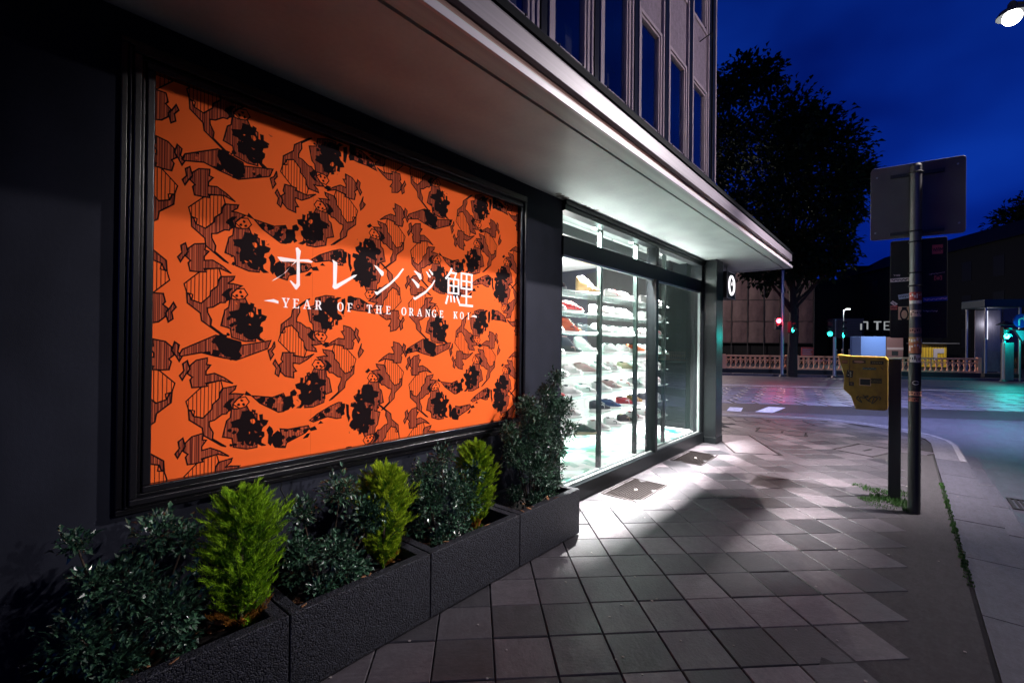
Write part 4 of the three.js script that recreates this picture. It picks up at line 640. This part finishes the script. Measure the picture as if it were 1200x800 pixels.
  for (const [y, h, c] of [[2.02, 0.075, '#b8463a'], [1.965, 0.03, '#d8d0c8'], [1.86, 0.06, '#d9b9a8'], [1.70, 0.05, '#b98076'], [1.615, 0.05, '#c79a60'], [1.54, 0.10, '#c8754c'], [1.44, 0.07, '#d8cfc8'], [1.215, 0.055, '#24201e'], [1.115, 0.04, '#c98a70'], [1.06, 0.035, '#b86a55']]) {
    const m = sticker((k, w, hh) => { k.fillStyle = c; k.fillRect(0, 0, w, hh); k.fillStyle = R() < 0.5 ? '#1b1716' : '#efe6df'; for (let i = 0; i < 6; i++) { k.fillRect(6 + i * 21, 12 + R() * 30, 6 + R() * 10, 10 + R() * 44); } if (h > 0.05 && c === '#24201e') { k.strokeStyle = '#e8dfd8'; k.lineWidth = 8; k.beginPath(); k.arc(64, 48, 28, 0.4, 5.9); k.stroke(); } });
    mesh('pole_sticker', put(new THREE.CylinderGeometry(0.0485, 0.0485, h, 20, 1, true, -1.2 + R() * 0.4, 1.7 + R()), -0.01, y, 0), m, t);
  }
}
{
  const t = thing('litter_bin', 'yellow sticker-covered litter bin fixed to a dark square post', 'litter bin', [-0.05, 0, -6.08]);
  mesh('post', metric(rspan(-0.055, 0.045, 0, 1.42, -0.045, 0.045, 0.006)), M.poleDark, t); mesh('post_cap', rspan(-0.060, 0.050, 1.42, 1.432, -0.05, 0.05, 0.003), M.pole, t);
  const prof = [[-0.46, 1.453], [-0.375, 1.436], [-0.085, 1.43], [-0.068, 1.412], [-0.067, 0.926], [-0.085, 0.912], [-0.311, 0.907], [-0.35, 1.035], [-0.412, 1.101], [-0.408, 1.24], [-0.432, 1.334]];
  const s = new THREE.Shape(prof.map((p) => new THREE.Vector2(...p))); const g = new THREE.ExtrudeGeometry(s, { depth: 0.32, bevelEnabled: true, bevelSize: 0.008, bevelThickness: 0.008, bevelSegments: 2 }); g.translate(0, 0, -0.18); mesh('body', metric(g), M.binYellow, t);
  const hood = new THREE.Shape([[-0.475, 1.462], [-0.372, 1.447], [-0.08, 1.442], [-0.055, 1.41], [-0.066, 1.41], [-0.085, 1.431], [-0.372, 1.436], [-0.473, 1.450]].map((p) => new THREE.Vector2(...p))); mesh('hood_rim', put(new THREE.ExtrudeGeometry(hood, { depth: 0.36, bevelEnabled: false }), 0, 0, -0.20), std([0.60, 0.36, 0.03], 0.4), t);
  mesh('hood_seam', bx(0.004, 0.30, 0.004, -0.368, 1.29, 0.1485, 0, 0, -0.02), M.binBlack, t);
  each('bracket', [rspan(-0.07, -0.05, 1.30, 1.33, -0.03, 0.03, 0.003), rspan(-0.07, -0.05, 1.0, 1.03, -0.03, 0.03, 0.003)], M.steel, t);
  const R = rng(23), put2 = (x, y, w, h, r, f) => mesh('sticker', put(new THREE.BoxGeometry(w, h, 0.001), x, y, 0.1488, 0, 0, r), sticker(f), t);
  put2(-0.238, 1.184, 0.095, 0.075, 0, (c, w, h) => { c.fillStyle = '#a98476'; c.fillRect(0, 0, w, h); c.fillStyle = '#16201e'; c.fillRect(9, 9, w - 18, h - 18); });
  put2(-0.366, 1.261, 0.055, 0.075, -0.12, (c, w, h) => { c.fillStyle = '#121413'; c.fillRect(0, 0, w, h); c.fillStyle = '#b9b4a6'; for (let i = 0; i < 9; i++) c.fillRect(20 + R() * 70, 8 + i * 9, 14 + R() * 24, 7); });
  put2(-0.352, 1.158, 0.042, 0.04, 0, (c, w, h) => { c.fillStyle = '#1c1a18'; c.fillRect(0, 0, w, h); c.fillStyle = '#5b4a3c'; c.fillRect(w * 0.3, h * 0.25, w * 0.4, h * 0.5); });
  put2(-0.41, 1.385, 0.05, 0.035, 0, (c, w, h) => { c.fillStyle = '#5c2d22'; c.fillRect(0, 0, w, h); c.fillStyle = '#9b6d52'; c.fillRect(10, 30, w - 20, 20); });
  put2(-0.145, 1.385, 0.105, 0.035, 0, (c, w, h) => { c.fillStyle = '#11130f'; c.fillRect(0, 0, w, h); c.fillStyle = '#a89b70'; for (let i = 0; i < 6; i++) c.fillRect(20 + i * 16, 40, 9, 16); });
  put2(-0.29, 1.39, 0.11, 0.035, 0.02, (c, w, h) => { c.fillStyle = '#33241a'; c.fillRect(0, 0, w, h); c.fillStyle = '#a3786a'; c.beginPath(); c.ellipse(64, 48, 50, 30, 0.2, 0, 7); c.fill(); });
  { const e = new THREE.Shape(); e.absellipse(0, 0, 0.112, 0.055, 0, 7); mesh('sticker', put(new THREE.ExtrudeGeometry(e, { depth: 0.001, bevelEnabled: false, curveSegments: 18 }), -0.205, 1.31, 0.1484), std([0.012, 0.02, 0.02], 0.5), t);
    mesh('sticker', put(new THREE.BoxGeometry(0.11, 0.022, 0.001), -0.205, 1.322, 0.1502), sticker((c, w, h) => { c.fillStyle = '#253b3e'; c.fillRect(0, 0, w, h); c.fillStyle = '#6c7a73'; for (let i = 0; i < 8; i++) c.fillRect(i * 16, R() * 60, 12, 30); }), t); }
  put2(-0.15, 1.20, 0.09, 0.05, 0.03, (c, w, h) => { c.fillStyle = '#2c2410'; c.fillRect(0, 0, w, h); c.fillStyle = '#5a4c26'; for (let i = 0; i < 7; i++) c.fillRect(8 + i * 17, 20 + R() * 30, 8, 30); });
  // sprayed scrawl
  const pts = []; for (let i = 0; i <= 40; i++) { const u = i / 40; pts.push(V(-0.31 + u * 0.185 + 0.016 * Math.sin(u * 47), 1.01 + 0.032 * Math.sin(u * 21 + 1.6 * Math.sin(u * 9)) + 0.010 * Math.cos(u * 53), 0.1486)); } mesh('graffiti', new THREE.TubeGeometry(new THREE.CatmullRomCurve3(pts), 120, 0.0045, 4), M.binBlack, t);
}
function blades(name, label, spots, seed) {
  const R = rng(seed), l = []; for (const [x, z, r, n, h] of spots) for (let i = 0; i < n; i++) { const a = R() * 6.283, q = r * Math.sqrt(R()), L = h * (0.5 + 0.8 * R()), d = V((R() - 0.5) * 1.1, 1, (R() - 0.5) * 1.1).normalize(), nn = V(R() - 0.5, 0.2, R() - 0.5); nn.addScaledVector(d, -nn.dot(d)).normalize(); l.push([V(x + q * Math.cos(a), L * 0.45, z + q * 0.8 * Math.sin(a)), d, nn, L, 0.005 + 0.003 * R()]); }
  const m = mesh(name, leafGeo(l), M.grass, null, true); m.userData.label = label; m.userData.category = 'grass';
}
blades('grass', 'low green grass growing round the feet of the litter bin and sign pole', [[-0.10, -6.0, 0.15, 420, 0.05], [-0.24, -5.86, 0.10, 170, 0.035], [0.0, -5.88, 0.11, 260, 0.045], [-0.20, -6.28, 0.13, 240, 0.035], [0.02, -6.33, 0.12, 190, 0.04], [-0.34, -6.40, 0.09, 90, 0.025], [0.06, -5.72, 0.06, 120, 0.04], [-0.15, -5.70, 0.12, 80, 0.025]], 71);
{ const sp = []; for (let i = 0; i < 46; i++) sp.push([0.345 + 0.006 * Math.sin(i * 2.1), -4.2 - i * 0.065, 0.020, Math.round(18 + 60 * Math.max(0, Math.sin(i * 0.5 - 8))), 0.020]); blades('grass', 'thin line of green weeds along the joint behind the kerb', sp, 72); }

// ------------------------------------------------------------------ across the street
{
  const rw = struct('quay_pavement'); mesh('quay_slab', slabShape([XZ(-60, 27.4), XZ(70, 27.4), XZ(70, 44), XZ(-60, 44)], -0.39, 0.0), M.asphaltDark, rw);
  const qk = struct('quay_kerb'); for (let i = 0; i < 34; i++) mesh('kerb_stone', put(metric(new RoundedBoxGeometry(0.985, 0.14, 0.24, 1, 0.01)), ...P(2 + i, 27.45, -0.055), 0, STREET, 0), M.kerb, qk);
}
lampHead('street_lamp', 'unseen street lamp added on the quay to light the netted building', P(5.5, 35, 7.5), 0.12, [-1.5, 0.6]);
lampLight([1, 0.80, 0.74], 480, P(5.5, 35, 7.3), 5);  // made-up quay lamp, put in to brighten the netting
function railing(label, s0, s1) {
  const q = 28.6, t = thing('bridge_railing', label, 'railing', P((s0 + s1) / 2, q, 0), STREET), L = (s1 - s0) / 2;
  mesh('plinth', rspan(-L, L, -0.05, 0.22, -0.16, 0.16, 0.02), M.plinth, t);
  mesh('top_rail', rspan(-L, L, 0.93, 1.02, -0.06, 0.06, 0.02), M.rail, t); mesh('bottom_rail', rspan(-L, L, 0.24, 0.32, -0.05, 0.05, 0.015), M.rail, t); mesh('middle_rail', rspan(-L, L, 0.74, 0.79, -0.035, 0.035, 0.01), M.rail, t);
  const bal = [], knob = [], n = Math.round(2 * L / 0.26), post = [];
  for (let i = 0; i < n; i++) {
    const x = -L + (i + 0.5) * 2 * L / n;
    bal.push(put(new THREE.LatheGeometry([[0.055, 0], [0.06, 0.05], [0.03, 0.09], [0.026, 0.2], [0.05, 0.30], [0.052, 0.36], [0.05, 0.42]].map((p) => new THREE.Vector2(...p)), 8), x, 0.32, 0));
    knob.push(put(new THREE.SphereGeometry(0.062, 8, 6), x, 0.86, 0)); bal.push(bar([x - 0.02, 0.42, 0], [x + 2 * L / n * 0.5, 0.72, 0], 0.016, 5));
  }
  mesh('balusters', merge(bal), M.rail, t); mesh('rosettes', merge(knob), M.rail, t);
  for (let x = -L; x <= L + 0.01; x += 2 * L / Math.max(1, Math.round(2 * L / 3.0))) mesh('post', rspan(x - 0.09, x + 0.09, 0.2, 1.06, -0.09, 0.09, 0.02), M.rail, t);
}
railing('ornate cast stone railing left of the dark tree trunk, beyond the cross street', 0.5, 10.75);
railing('ornate cast stone railing between the tree trunk and the glass kiosk', 11.2, 20.1);
railing('short piece of ornate railing right of the glass kiosk, at the right edge', 22.4, 32);

function trafficLight(label, s, q, h, heads, extra) {
  const t = thing('traffic_light', label, 'traffic light', P(s, q, -0.02), STREET);
  mesh('post', cyl(0.075, 0.06, h, 0, h / 2, 0, 14), M.steel, t); mesh('foot', cyl(0.16, 0.10, 0.10, 0, 0.05, 0, 14), M.poleDark, t);
  for (const [x, y, lit, turn, n] of heads) {
    const g = new THREE.Group(); g.name = 'signal_head'; g.position.set(x, y, 0.1); g.rotation.y = turn; t.add(g);
    mesh('housing', rspan(-0.13, 0.13, -0.15 * n, 0.15 * n, -0.1, 0.1, 0.03), M.black, g);
    const v = []; for (let i = 0; i < n; i++) v.push(put(new THREE.CylinderGeometry(0.105, 0.105, 0.16, 14, 1, true, Math.PI / 2, Math.PI), 0, 0.15 * (n - 1) - 0.3 * i, 0.17, Math.PI / 2, 0, 0)); mesh('visors', merge(v), M.black, g);
    for (let i = 0; i < n; i++) { const on = lit === i; mesh(on ? 'signal_lamp' : 'lens', put(new THREE.SphereGeometry(on ? 0.115 : 0.088, 14, 10).scale(1, 1, 0.5), 0, 0.15 * (n - 1) - 0.3 * i, 0.105), on ? (i === 0 ? glow([1, 0.03, 0.05], 60) : glow([0.02, 0.8, 0.66], s > 15 ? 45 : 8)) : std([0.02, 0.02, 0.02], 0.3), g); }
  }
  return t;
}
const facing = STREET * 0 + 0.12;
trafficLight('slim post with a shining red signal in front of the netted building', 9.45, 25.8, 5.5, [[-0.26, 2.72, 0, facing, 2], [0.34, 2.55, 1, 0.9, 2]]);
trafficLight('dark traffic light with a dim green lamp, right of the tree trunk', 11.88, 25.8, 2.95, [[-0.20, 2.52, 2, -0.9, 3], [0.22, 2.45, 2, 0.95, 3]]);
{ const t = trafficLight('traffic light shining bright green below blue arrow sign, at the right edge', 19.17, 25.8, 2.6, [[-0.05, 2.30, 1, facing, 2]]);
  mesh('cabinet', rspan(-0.05, 0.32, 0.05, 1.85, -0.12, 0.12, 0.02), M.pole, t); mesh('hat', put(new THREE.ConeGeometry(0.34, 0.22, 4), -0.03, 2.80, 0.1, 0, Math.PI / 4, 0), M.black, t); }
for (const [s, q, y, c, k, f] of [[9.19, 25.5, 2.90, [1, 0.02, 0.04], 60, 0.4], [19.12, 25.4, 2.15, [0.0, 0.85, 0.75], 110, 0.4]]) { const p = P(s, q, y), l = new THREE.PointLight(lin(...c), k * 0.13); l.position.set(...p); l.castShadow = true; l.shadow.radius = 4; scene.add(l); }
{
  const t = thing('turn_right_sign', 'round blue sign with a white right-turn arrow at the right edge', 'sign', P(19.78, 25.75, 0), STREET);
  mesh('post', cyl(0.035, 0.035, 3.2, 0, 1.6, 0, 10), M.pole, t); mesh('disc', cyl(0.33, 0.33, 0.012, 0, 2.87, 0.05, 32, Math.PI / 2, 0, 0), std([0.01, 0.03, 0.22], 0.35), t);
  const a = []; a.push(bx(0.07, 0.24, 0.006, -0.09, 2.76, 0.062), put(new THREE.TorusGeometry(0.10, 0.035, 6, 12, Math.PI / 2).scale(1, 1, 0.1), 0.01, 2.88, 0.062, 0, 0, Math.PI / 2), bx(0.10, 0.07, 0.0062, 0.05, 2.98, 0.062)); const s = new THREE.Shape([[0, 0.11], [0.15, 0], [0, -0.11]].map((p) => new THREE.Vector2(...p))); a.push(put(new THREE.ExtrudeGeometry(s, { depth: 0.006, bevelEnabled: false }), 0.09, 2.98, 0.059)); mesh('arrow', merge(a), M.marking, t);
  const y = new THREE.Shape([[-0.42, 0.36], [0.42, 0.36], [0, -0.36]].map((p) => new THREE.Vector2(...p))), yi = new THREE.Shape([[-0.29, 0.285], [0.29, 0.285], [0, -0.21]].map((p) => new THREE.Vector2(...p)));
  mesh('yield_triangle', put(new THREE.ExtrudeGeometry(y, { depth: 0.01, bevelEnabled: false }), 0.06, 2.12, 0.05), std([0.16, 0.008, 0.012], 0.4), t); mesh('yield_face', put(new THREE.ExtrudeGeometry(yi, { depth: 0.005, bevelEnabled: false }), 0.06, 2.12, 0.058), std([0.20, 0.22, 0.26], 0.4), t);
}
{ const t = thing('added_quay_block', 'dark flat-roofed block added on the quay, unseen beyond the right edge', 'building', P(57, 44, 0), STREET); mesh('wall', span(-13, 14, 0, 14, -6, 0), M.darkBuilding, t); for (let j = 0; j < 4; j++) for (let i = 0; i < 9; i++) mesh('window', span(-12 + i * 2.9, -10.6 + i * 2.9, 1.4 + j * 3.1, 3.2 + j * 3.1, -0.05, 0.04), M.glassDark, t); mesh('parapet', span(-13.2, 14.2, 14, 14.5, -6.2, 0.2), M.plinth, t); }  // unseen block added to darken the sky reflection in the shop glass
{ // the corner across the side street, seen only as a reflection in the shop glass
  const t = thing('corner_building', 'dark corner building on the far side of the side street, out to the right', 'building', [12.5, 0, -10]);
  mesh('wall', span(-1.2, 8, -0.1, 13, -9, 16), M.darkBuilding, t); for (let j = 0; j < 3; j++) for (let i = 0; i < 7; i++) mesh('window', span(-1.24, -1.19, 1.2 + j * 3.6, 3.2 + j * 3.6, -7 + i * 3, -5.6 + i * 3), M.glassDark, t);
}
{ // glass kiosk
  const t = thing('glass_kiosk', 'glass kiosk with dark flat roof behind the green traffic light', 'kiosk', P(21.45, 29.6, 0), STREET);
  mesh('roof', rspan(-0.95, 0.95, 3.75, 4.18, -0.8, 0.8, 0.04), std([0.02, 0.04, 0.05], 0.4), t); mesh('base', rspan(-0.85, 0.85, 0, 0.2, -0.7, 0.7, 0.02), M.plinth, t);
  for (const x of [-0.78, 0.78]) for (const z of [-0.64, 0.64]) mesh('post', rspan(x - 0.04, x + 0.04, 0.2, 3.75, z - 0.04, z + 0.04, 0.008), M.steel, t);
  for (const [x0, x1] of [[-0.74, -0.02], [0.02, 0.74]]) { const g = new THREE.PlaneGeometry(x1 - x0, 3.5); put(g, (x0 + x1) / 2, 1.98, 0.64); mesh('pane', g, M.glass, t); }
  mesh('notice_panel', rspan(-0.5, 0.72, 0.25, 3.7, -0.50, -0.46, 0.01), std([0.22, 0.20, 0.24], 0.6, { map: rep(smoothNoise, 0.8) }), t);
  mesh('light_tube', cyl(0.02, 0.02, 1.6, 0.05, 2.85, -0.40, 8), glow([0.9, 0.9, 1], 1.2), t);
  const l = new THREE.PointLight(new THREE.Color(0.9, 0.9, 1), 1.3); l.position.set(...P(21.5, 29.75, 2.9)); l.castShadow = true; l.shadow.radius = 6; scene.add(l);
}
{ // building wrapped in scaffold netting
  const t = thing('netted_building', 'building wrapped in brownish scaffold netting behind the railing, left of the trees', 'building', P(13.2, 44, 0), STREET);
  mesh('core', span(-8.2, 5.4, 0, 11.4, -9, -0.35), M.darkBuilding, t); const R = rng(88), pal = [M.netting, M.nettingB];
  for (let j = 0; j < 5; j++) for (let i = 0; i < 10; i++) { const w = 1.34, x = -8.0 + i * w, y = 1.85 + j * 1.9, g = new THREE.PlaneGeometry(w - 0.05, 1.86, 5, 5), p = g.attributes.position; for (let k = 0; k < p.count; k++) p.setZ(k, 0.06 * noise2(i * 3 + p.getX(k), j * 3 + p.getY(k)) + 0.05 * Math.cos(p.getX(k) * 4)); g.computeVertexNormals(); mesh('net_panel', put(metric(g), x + w / 2, y + 0.95, 0), pal[Math.floor(R() * 2)], t); }
  for (let i = 0; i <= 10; i++) mesh('scaffold_pole', cyl(0.035, 0.035, 11.4, -8.0 + i * 1.34, 5.7, 0.06, 6), M.plinth, t); for (let j = 0; j <= 5; j++) mesh('scaffold_board', rspan(-8.05, 5.45, 1.80 + j * 1.9, 1.85 + j * 1.9, -0.3, 0.05, 0.01), M.plinth, t);
}
{ const t = thing('quay_building', 'long black unlit building with a pitched roof filling the right background', 'building', P(29.6, 52, 0), 0);
  const A = V(...P(33.2, 40, 0)).sub(t.position), B = V(...P(31.8, 65, 0)).sub(t.position), d = B.clone().sub(A), L = d.length(), n = V(-d.z, 0, d.x).normalize(); const m = new THREE.Group(); m.name = 'block'; m.position.copy(A).addScaledVector(d, 0.5).addScaledVector(n, 4); m.rotation.y = Math.atan2(-d.z, d.x); t.add(m);
  mesh('wall', span(-L / 2, L / 2, 0, 10.6, -4, 4), M.darkBuilding, m); const rf = new THREE.Shape([[-4.4, 10.5], [4.4, 10.5], [0, 12.9]].map((p) => new THREE.Vector2(...p))); mesh('roof', put(new THREE.ExtrudeGeometry(rf, { depth: L + 0.6, bevelEnabled: false }), -L / 2 - 0.3, 0, 0, 0, Math.PI / 2, 0), M.darkBuilding, m);
  for (const s of [-1, 1]) for (let j = 0; j < 3; j++) for (let i = 0; i < 8; i++) mesh('window', span(-L / 2 + 1.2 + i * L / 8, -L / 2 + 2.2 + i * L / 8, 1.6 + j * 3, 3.3 + j * 3, s * 3.95, s * 4.03), M.glassDark, m); }
{ const t = thing('far_annex', 'dark lower block with a stepped roof left of the long black building', 'building', P(31.2, 66, 0), STREET); mesh('wall', span(-7.5, 3.5, 0, 9.9, -3, 3), M.darkBuilding, t); mesh('roof_box', span(0.6, 3.4, 9.9, 11.6, -2.5, 2.5), M.darkBuilding, t); }
{ const t = thing('grey_hall', 'low blue grey hall with ribbed front beyond the railing', 'building', P(29.2, 60, 0), STREET); mesh('wall', span(-1.4, 1.5, 2.7, 4.9, -2, 0), std([0.055, 0.06, 0.11], 0.7), t); const g = []; for (let i = 0; i < 7; i++) g.push(span(-1.4, 1.5, 2.85 + i * 0.3, 2.92 + i * 0.3, 0, 0.04)); each('rib', g, std([0.07, 0.075, 0.13], 0.7), t); each('support', [span(-1.3, -1.0, 0, 2.7, -1.5, -1.2), span(1.0, 1.3, 0, 2.7, -1.5, -1.2)], M.darkBuilding, t); }
{ // lit roof letters
  const t = thing('hotel_sign', 'row of white lit roof letters on the dark building, partly hidden behind the sign pole', 'sign', P(31.6, 58, 3.5), STREET), W = glow([0.9, 0.95, 1], 0.32), L = (x, ...b) => mesh('lit_letter', merge(b.map(([x0, x1, y0, y1]) => span(x + x0, x + x1, y0, y1, 0, 0.08))), W, t);
  L(-2.3, [0, 0.14, 0, 0.7], [0.30, 0.75, 0.82, 0.95], [0.64, 0.76, 0.05, 0.82]); L(-0.95, [0, 0.72, 0.84, 0.97], [0.26, 0.42, 0, 0.84]); L(0.05, [0, 0.1, 0.0, 0.95], [0.1, 0.55, 0.86, 0.95], [0.1, 0.45, 0.44, 0.53], [0.1, 0.55, 0, 0.09]); L(1.05, [0, 0.08, 0, 0.5], [0.08, 0.4, 0, 0.07]); mesh('rack', span(-2.4, 2.2, -0.15, -0.06, -0.1, 0.05), M.black, t); each('leg', [-2, 0, 2].map((x) => span(x - 0.05, x + 0.05, -3.4, -0.15, -0.1, 0)), M.black, t);
}
{ const t = thing('blue_truck', 'parked box truck with a pale blue side beyond the railing', 'truck', P(24.6, 46, 0), STREET); mesh('box_body', rspan(-1.6, 0.35, 0.75, 2.5, -1.2, 0.6, 0.03), std([0.16, 0.28, 0.62], 0.5), t); mesh('rear_body', rspan(0.40, 1.7, 0.6, 2.45, -1.2, 0.6, 0.04), std([0.14, 0.07, 0.06], 0.5), t); mesh('body_stripe', rspan(0.42, 1.69, 1.35, 1.55, 0.6, 0.62, 0.005), std([0.3, 0.22, 0.2], 0.5), t); mesh('window', rspan(0.8, 1.3, 0.85, 1.25, 0.6, 0.615, 0.005), M.black, t);
  for (const x of [-1.1, 0.0, 1.2]) mesh('wheel', cyl(0.38, 0.38, 0.25, x, 0.38, 0.48, 18, Math.PI / 2, 0, 0), M.black, t);
  const s = new THREE.SpotLight(new THREE.Color(0.8, 0.9, 1), 110); s.position.set(...P(24.2, 41.5, 4.8)); s.target.position.set(...P(24.6, 46, 1.4)); scene.add(s.target); s.angle = 0.6; s.penumbra = 1; s.castShadow = true; scene.add(s); }
{ const t = thing('yellow_kiosk', 'yellow container kiosk with a white notice behind the railing', 'kiosk', P(25.2, 40, 0), STREET); mesh('wall', rspan(-0.8, 0.85, 0.1, 1.85, -1.5, 0, 0.02), std([0.55, 0.36, 0.02], 0.6), t); mesh('roof', rspan(-0.9, 1.5, 1.85, 1.93, -1.6, 0.3, 0.02), M.pole, t); const r = []; for (let i = 0; i < 9; i++) r.push(span(-0.75 + i * 0.19, -0.70 + i * 0.19, 0.3, 1.8, 0, 0.02)); each('rib', r, std([0.30, 0.19, 0.01], 0.6), t); each('notice', [span(-0.05, 0.65, 1.15, 1.5, 0.02, 0.05), span(-0.05, 0.20, 0.6, 1.15, 0.02, 0.05)], M.lip, t);
  const s = new THREE.SpotLight(new THREE.Color(1, 0.95, 0.85), 60); s.position.set(...P(25.4, 36.8, 4.6)); s.target.position.set(...P(25.3, 40, 1.1)); scene.add(s.target); s.angle = 0.55; s.penumbra = 1; s.castShadow = true; scene.add(s); }
{ const t = thing('distant_lamp', 'small white street lamp on a thin pole far behind the litter bin', 'street lamp', P(22.82, 48, 0), STREET); mesh('pole', cyl(0.06, 0.05, 5.0, 0, 2.5, 0, 8), M.steel, t); mesh('arm', bar([0, 4.98, 0], [0.3, 5.08, 0], 0.03), M.steel, t); mesh('lamp_head', rspan(0.22, 0.58, 5.04, 5.16, -0.1, 0.1, 0.04), glow([0.95, 1, 0.98], 3), t); const l = new THREE.PointLight(new THREE.Color(0.95, 1, 0.98), 26); l.position.set(...P(23.2, 47.7, 4.95)); l.castShadow = true; scene.add(l); }
{ // dim people-height clutter at the quay: small bollards and sandwich boards
  const bol = (s, i) => { const t = thing('bollard', 'slim pale bollard on the quay, ' + ['left', 'middle', 'right'][i] + ' of three beside the blue truck', 'bollard', P(s, 41, 0), 0, 'bollards on the quay'); mesh('shaft', cyl(0.07, 0.06, 1.3, 0, 0.65, 0, 10), M.pole, t); mesh('cap', put(new THREE.SphereGeometry(0.075, 10, 6), 0, 1.3, 0), i === 1 ? M.lip : M.steel, t); }; [19.0, 19.45, 19.95].forEach(bol);
  const t = thing('price_board', 'small red and white notice board beside the dark traffic light', 'notice board', P(12.75, 31, 0), STREET); mesh('post', cyl(0.03, 0.03, 1.3, 0, 0.65, 0, 8), M.pole, t); mesh('board', rspan(-0.35, 0.35, 0.95, 1.5, 0.03, 0.06, 0.01), std([0.45, 0.08, 0.07], 0.5), t); each('lettering', [span(-0.28, 0.28, 1.33, 1.38, 0.06, 0.064), span(-0.28, 0.2, 1.2, 1.25, 0.06, 0.064), span(-0.28, 0.25, 1.07, 1.12, 0.06, 0.064)], M.lip, t);
}
// ------------------------------------------------------------------ trees
function tree(label, [s, q], trunk, blobs, seed, per, size) {
  const t = thing('tree', label, 'tree', P(s, q, 0), 0), R = rng(seed), B = P(s, q, 0), tw = [], lv = [];
  const rel = (a, b, y) => { const p = P(a, b, y); return [p[0] - B[0], y, p[2] - B[2]]; };
  tw.push(bar([0, -0.1, 0], [0.05, trunk * 0.5, 0], 0.26, 12, 0.19), bar([0.05, trunk * 0.5, 0], [-0.1, trunk, 0], 0.19, 10, 0.13));
  for (const [bs, h, r, dq = 0] of blobs) {
    const c = rel(bs, q + dq, h); tw.push(bar([0, Math.min(trunk, h * 0.6), 0], c, 0.09, 6, 0.03));
    const n = Math.round(per * r * r); for (let i = 0; i < n; i++) {
      const u = R() * 2 - 1, a = R() * 6.283, hh = Math.sqrt(1 - u * u), o = V(hh * Math.cos(a), u, hh * Math.sin(a)), lump = 0.72 + 0.42 * noise3(o.x * 2.3 + bs, o.y * 2.3 + h, o.z * 2.3), k = r * lump * Math.pow(R(), 0.33);
      const d = o.clone().add(V(R() - 0.5, R() - 0.7, R() - 0.5)).normalize(), nn = V(R() - 0.5, 0.8, R() - 0.5); nn.addScaledVector(d, -nn.dot(d)).normalize(); lv.push([V(...c).addScaledVector(o, k), d, nn, size * (0.6 + 0.8 * R()), size * (0.4 + 0.4 * R())]);
    }
  }
  mesh('trunk', merge(tw), M.bark, t); mesh('crown', leafGeo(lv), M.crown, t, true);
}
tree('big dark leafy tree behind the building corner, its trunk in front of the railing', [10.45, 27.2], 6.5, [[7.82, 16.3, 1.7], [9.0, 16.4, 1.4], [6.7, 15.6, 1.6], [7.5, 13.15, 2.8, 1], [9.66, 13.4, 2.3, -1], [11.6, 13.4, 1.7], [12.7, 12.2, 1.9], [13.4, 10.7, 1.4], [14.05, 10.6, 0.85], [10.2, 10.4, 3.3], [7.5, 8.9, 3.0], [12.2, 9.4, 2.3, -0.6], [11.5, 7.1, 1.9, -0.8], [9.4, 7.2, 2.0], [12.8, 7.1, 1.15], [12.0, 5.7, 0.95, -0.8], [8.3, 6.1, 1.3], [5, 12, 3], [4.6, 8.5, 2.8], [10.5, 6.4, 1.9], [9.1, 5.5, 1.3], [11.4, 5.9, 1.4], [13.1, 8.6, 1.3], [10.6, 12.4, 2.2], [12.9, 6.3, 1.0]], 301, 300, 0.30);
tree('dark round treetop rising behind the long black building at the right edge', [46.5, 60], 10, [[45.2, 15.6, 2.6], [47.4, 16.6, 3.0], [50, 15.5, 3]], 302, 130, 0.5);

renderer.render(scene, camera);
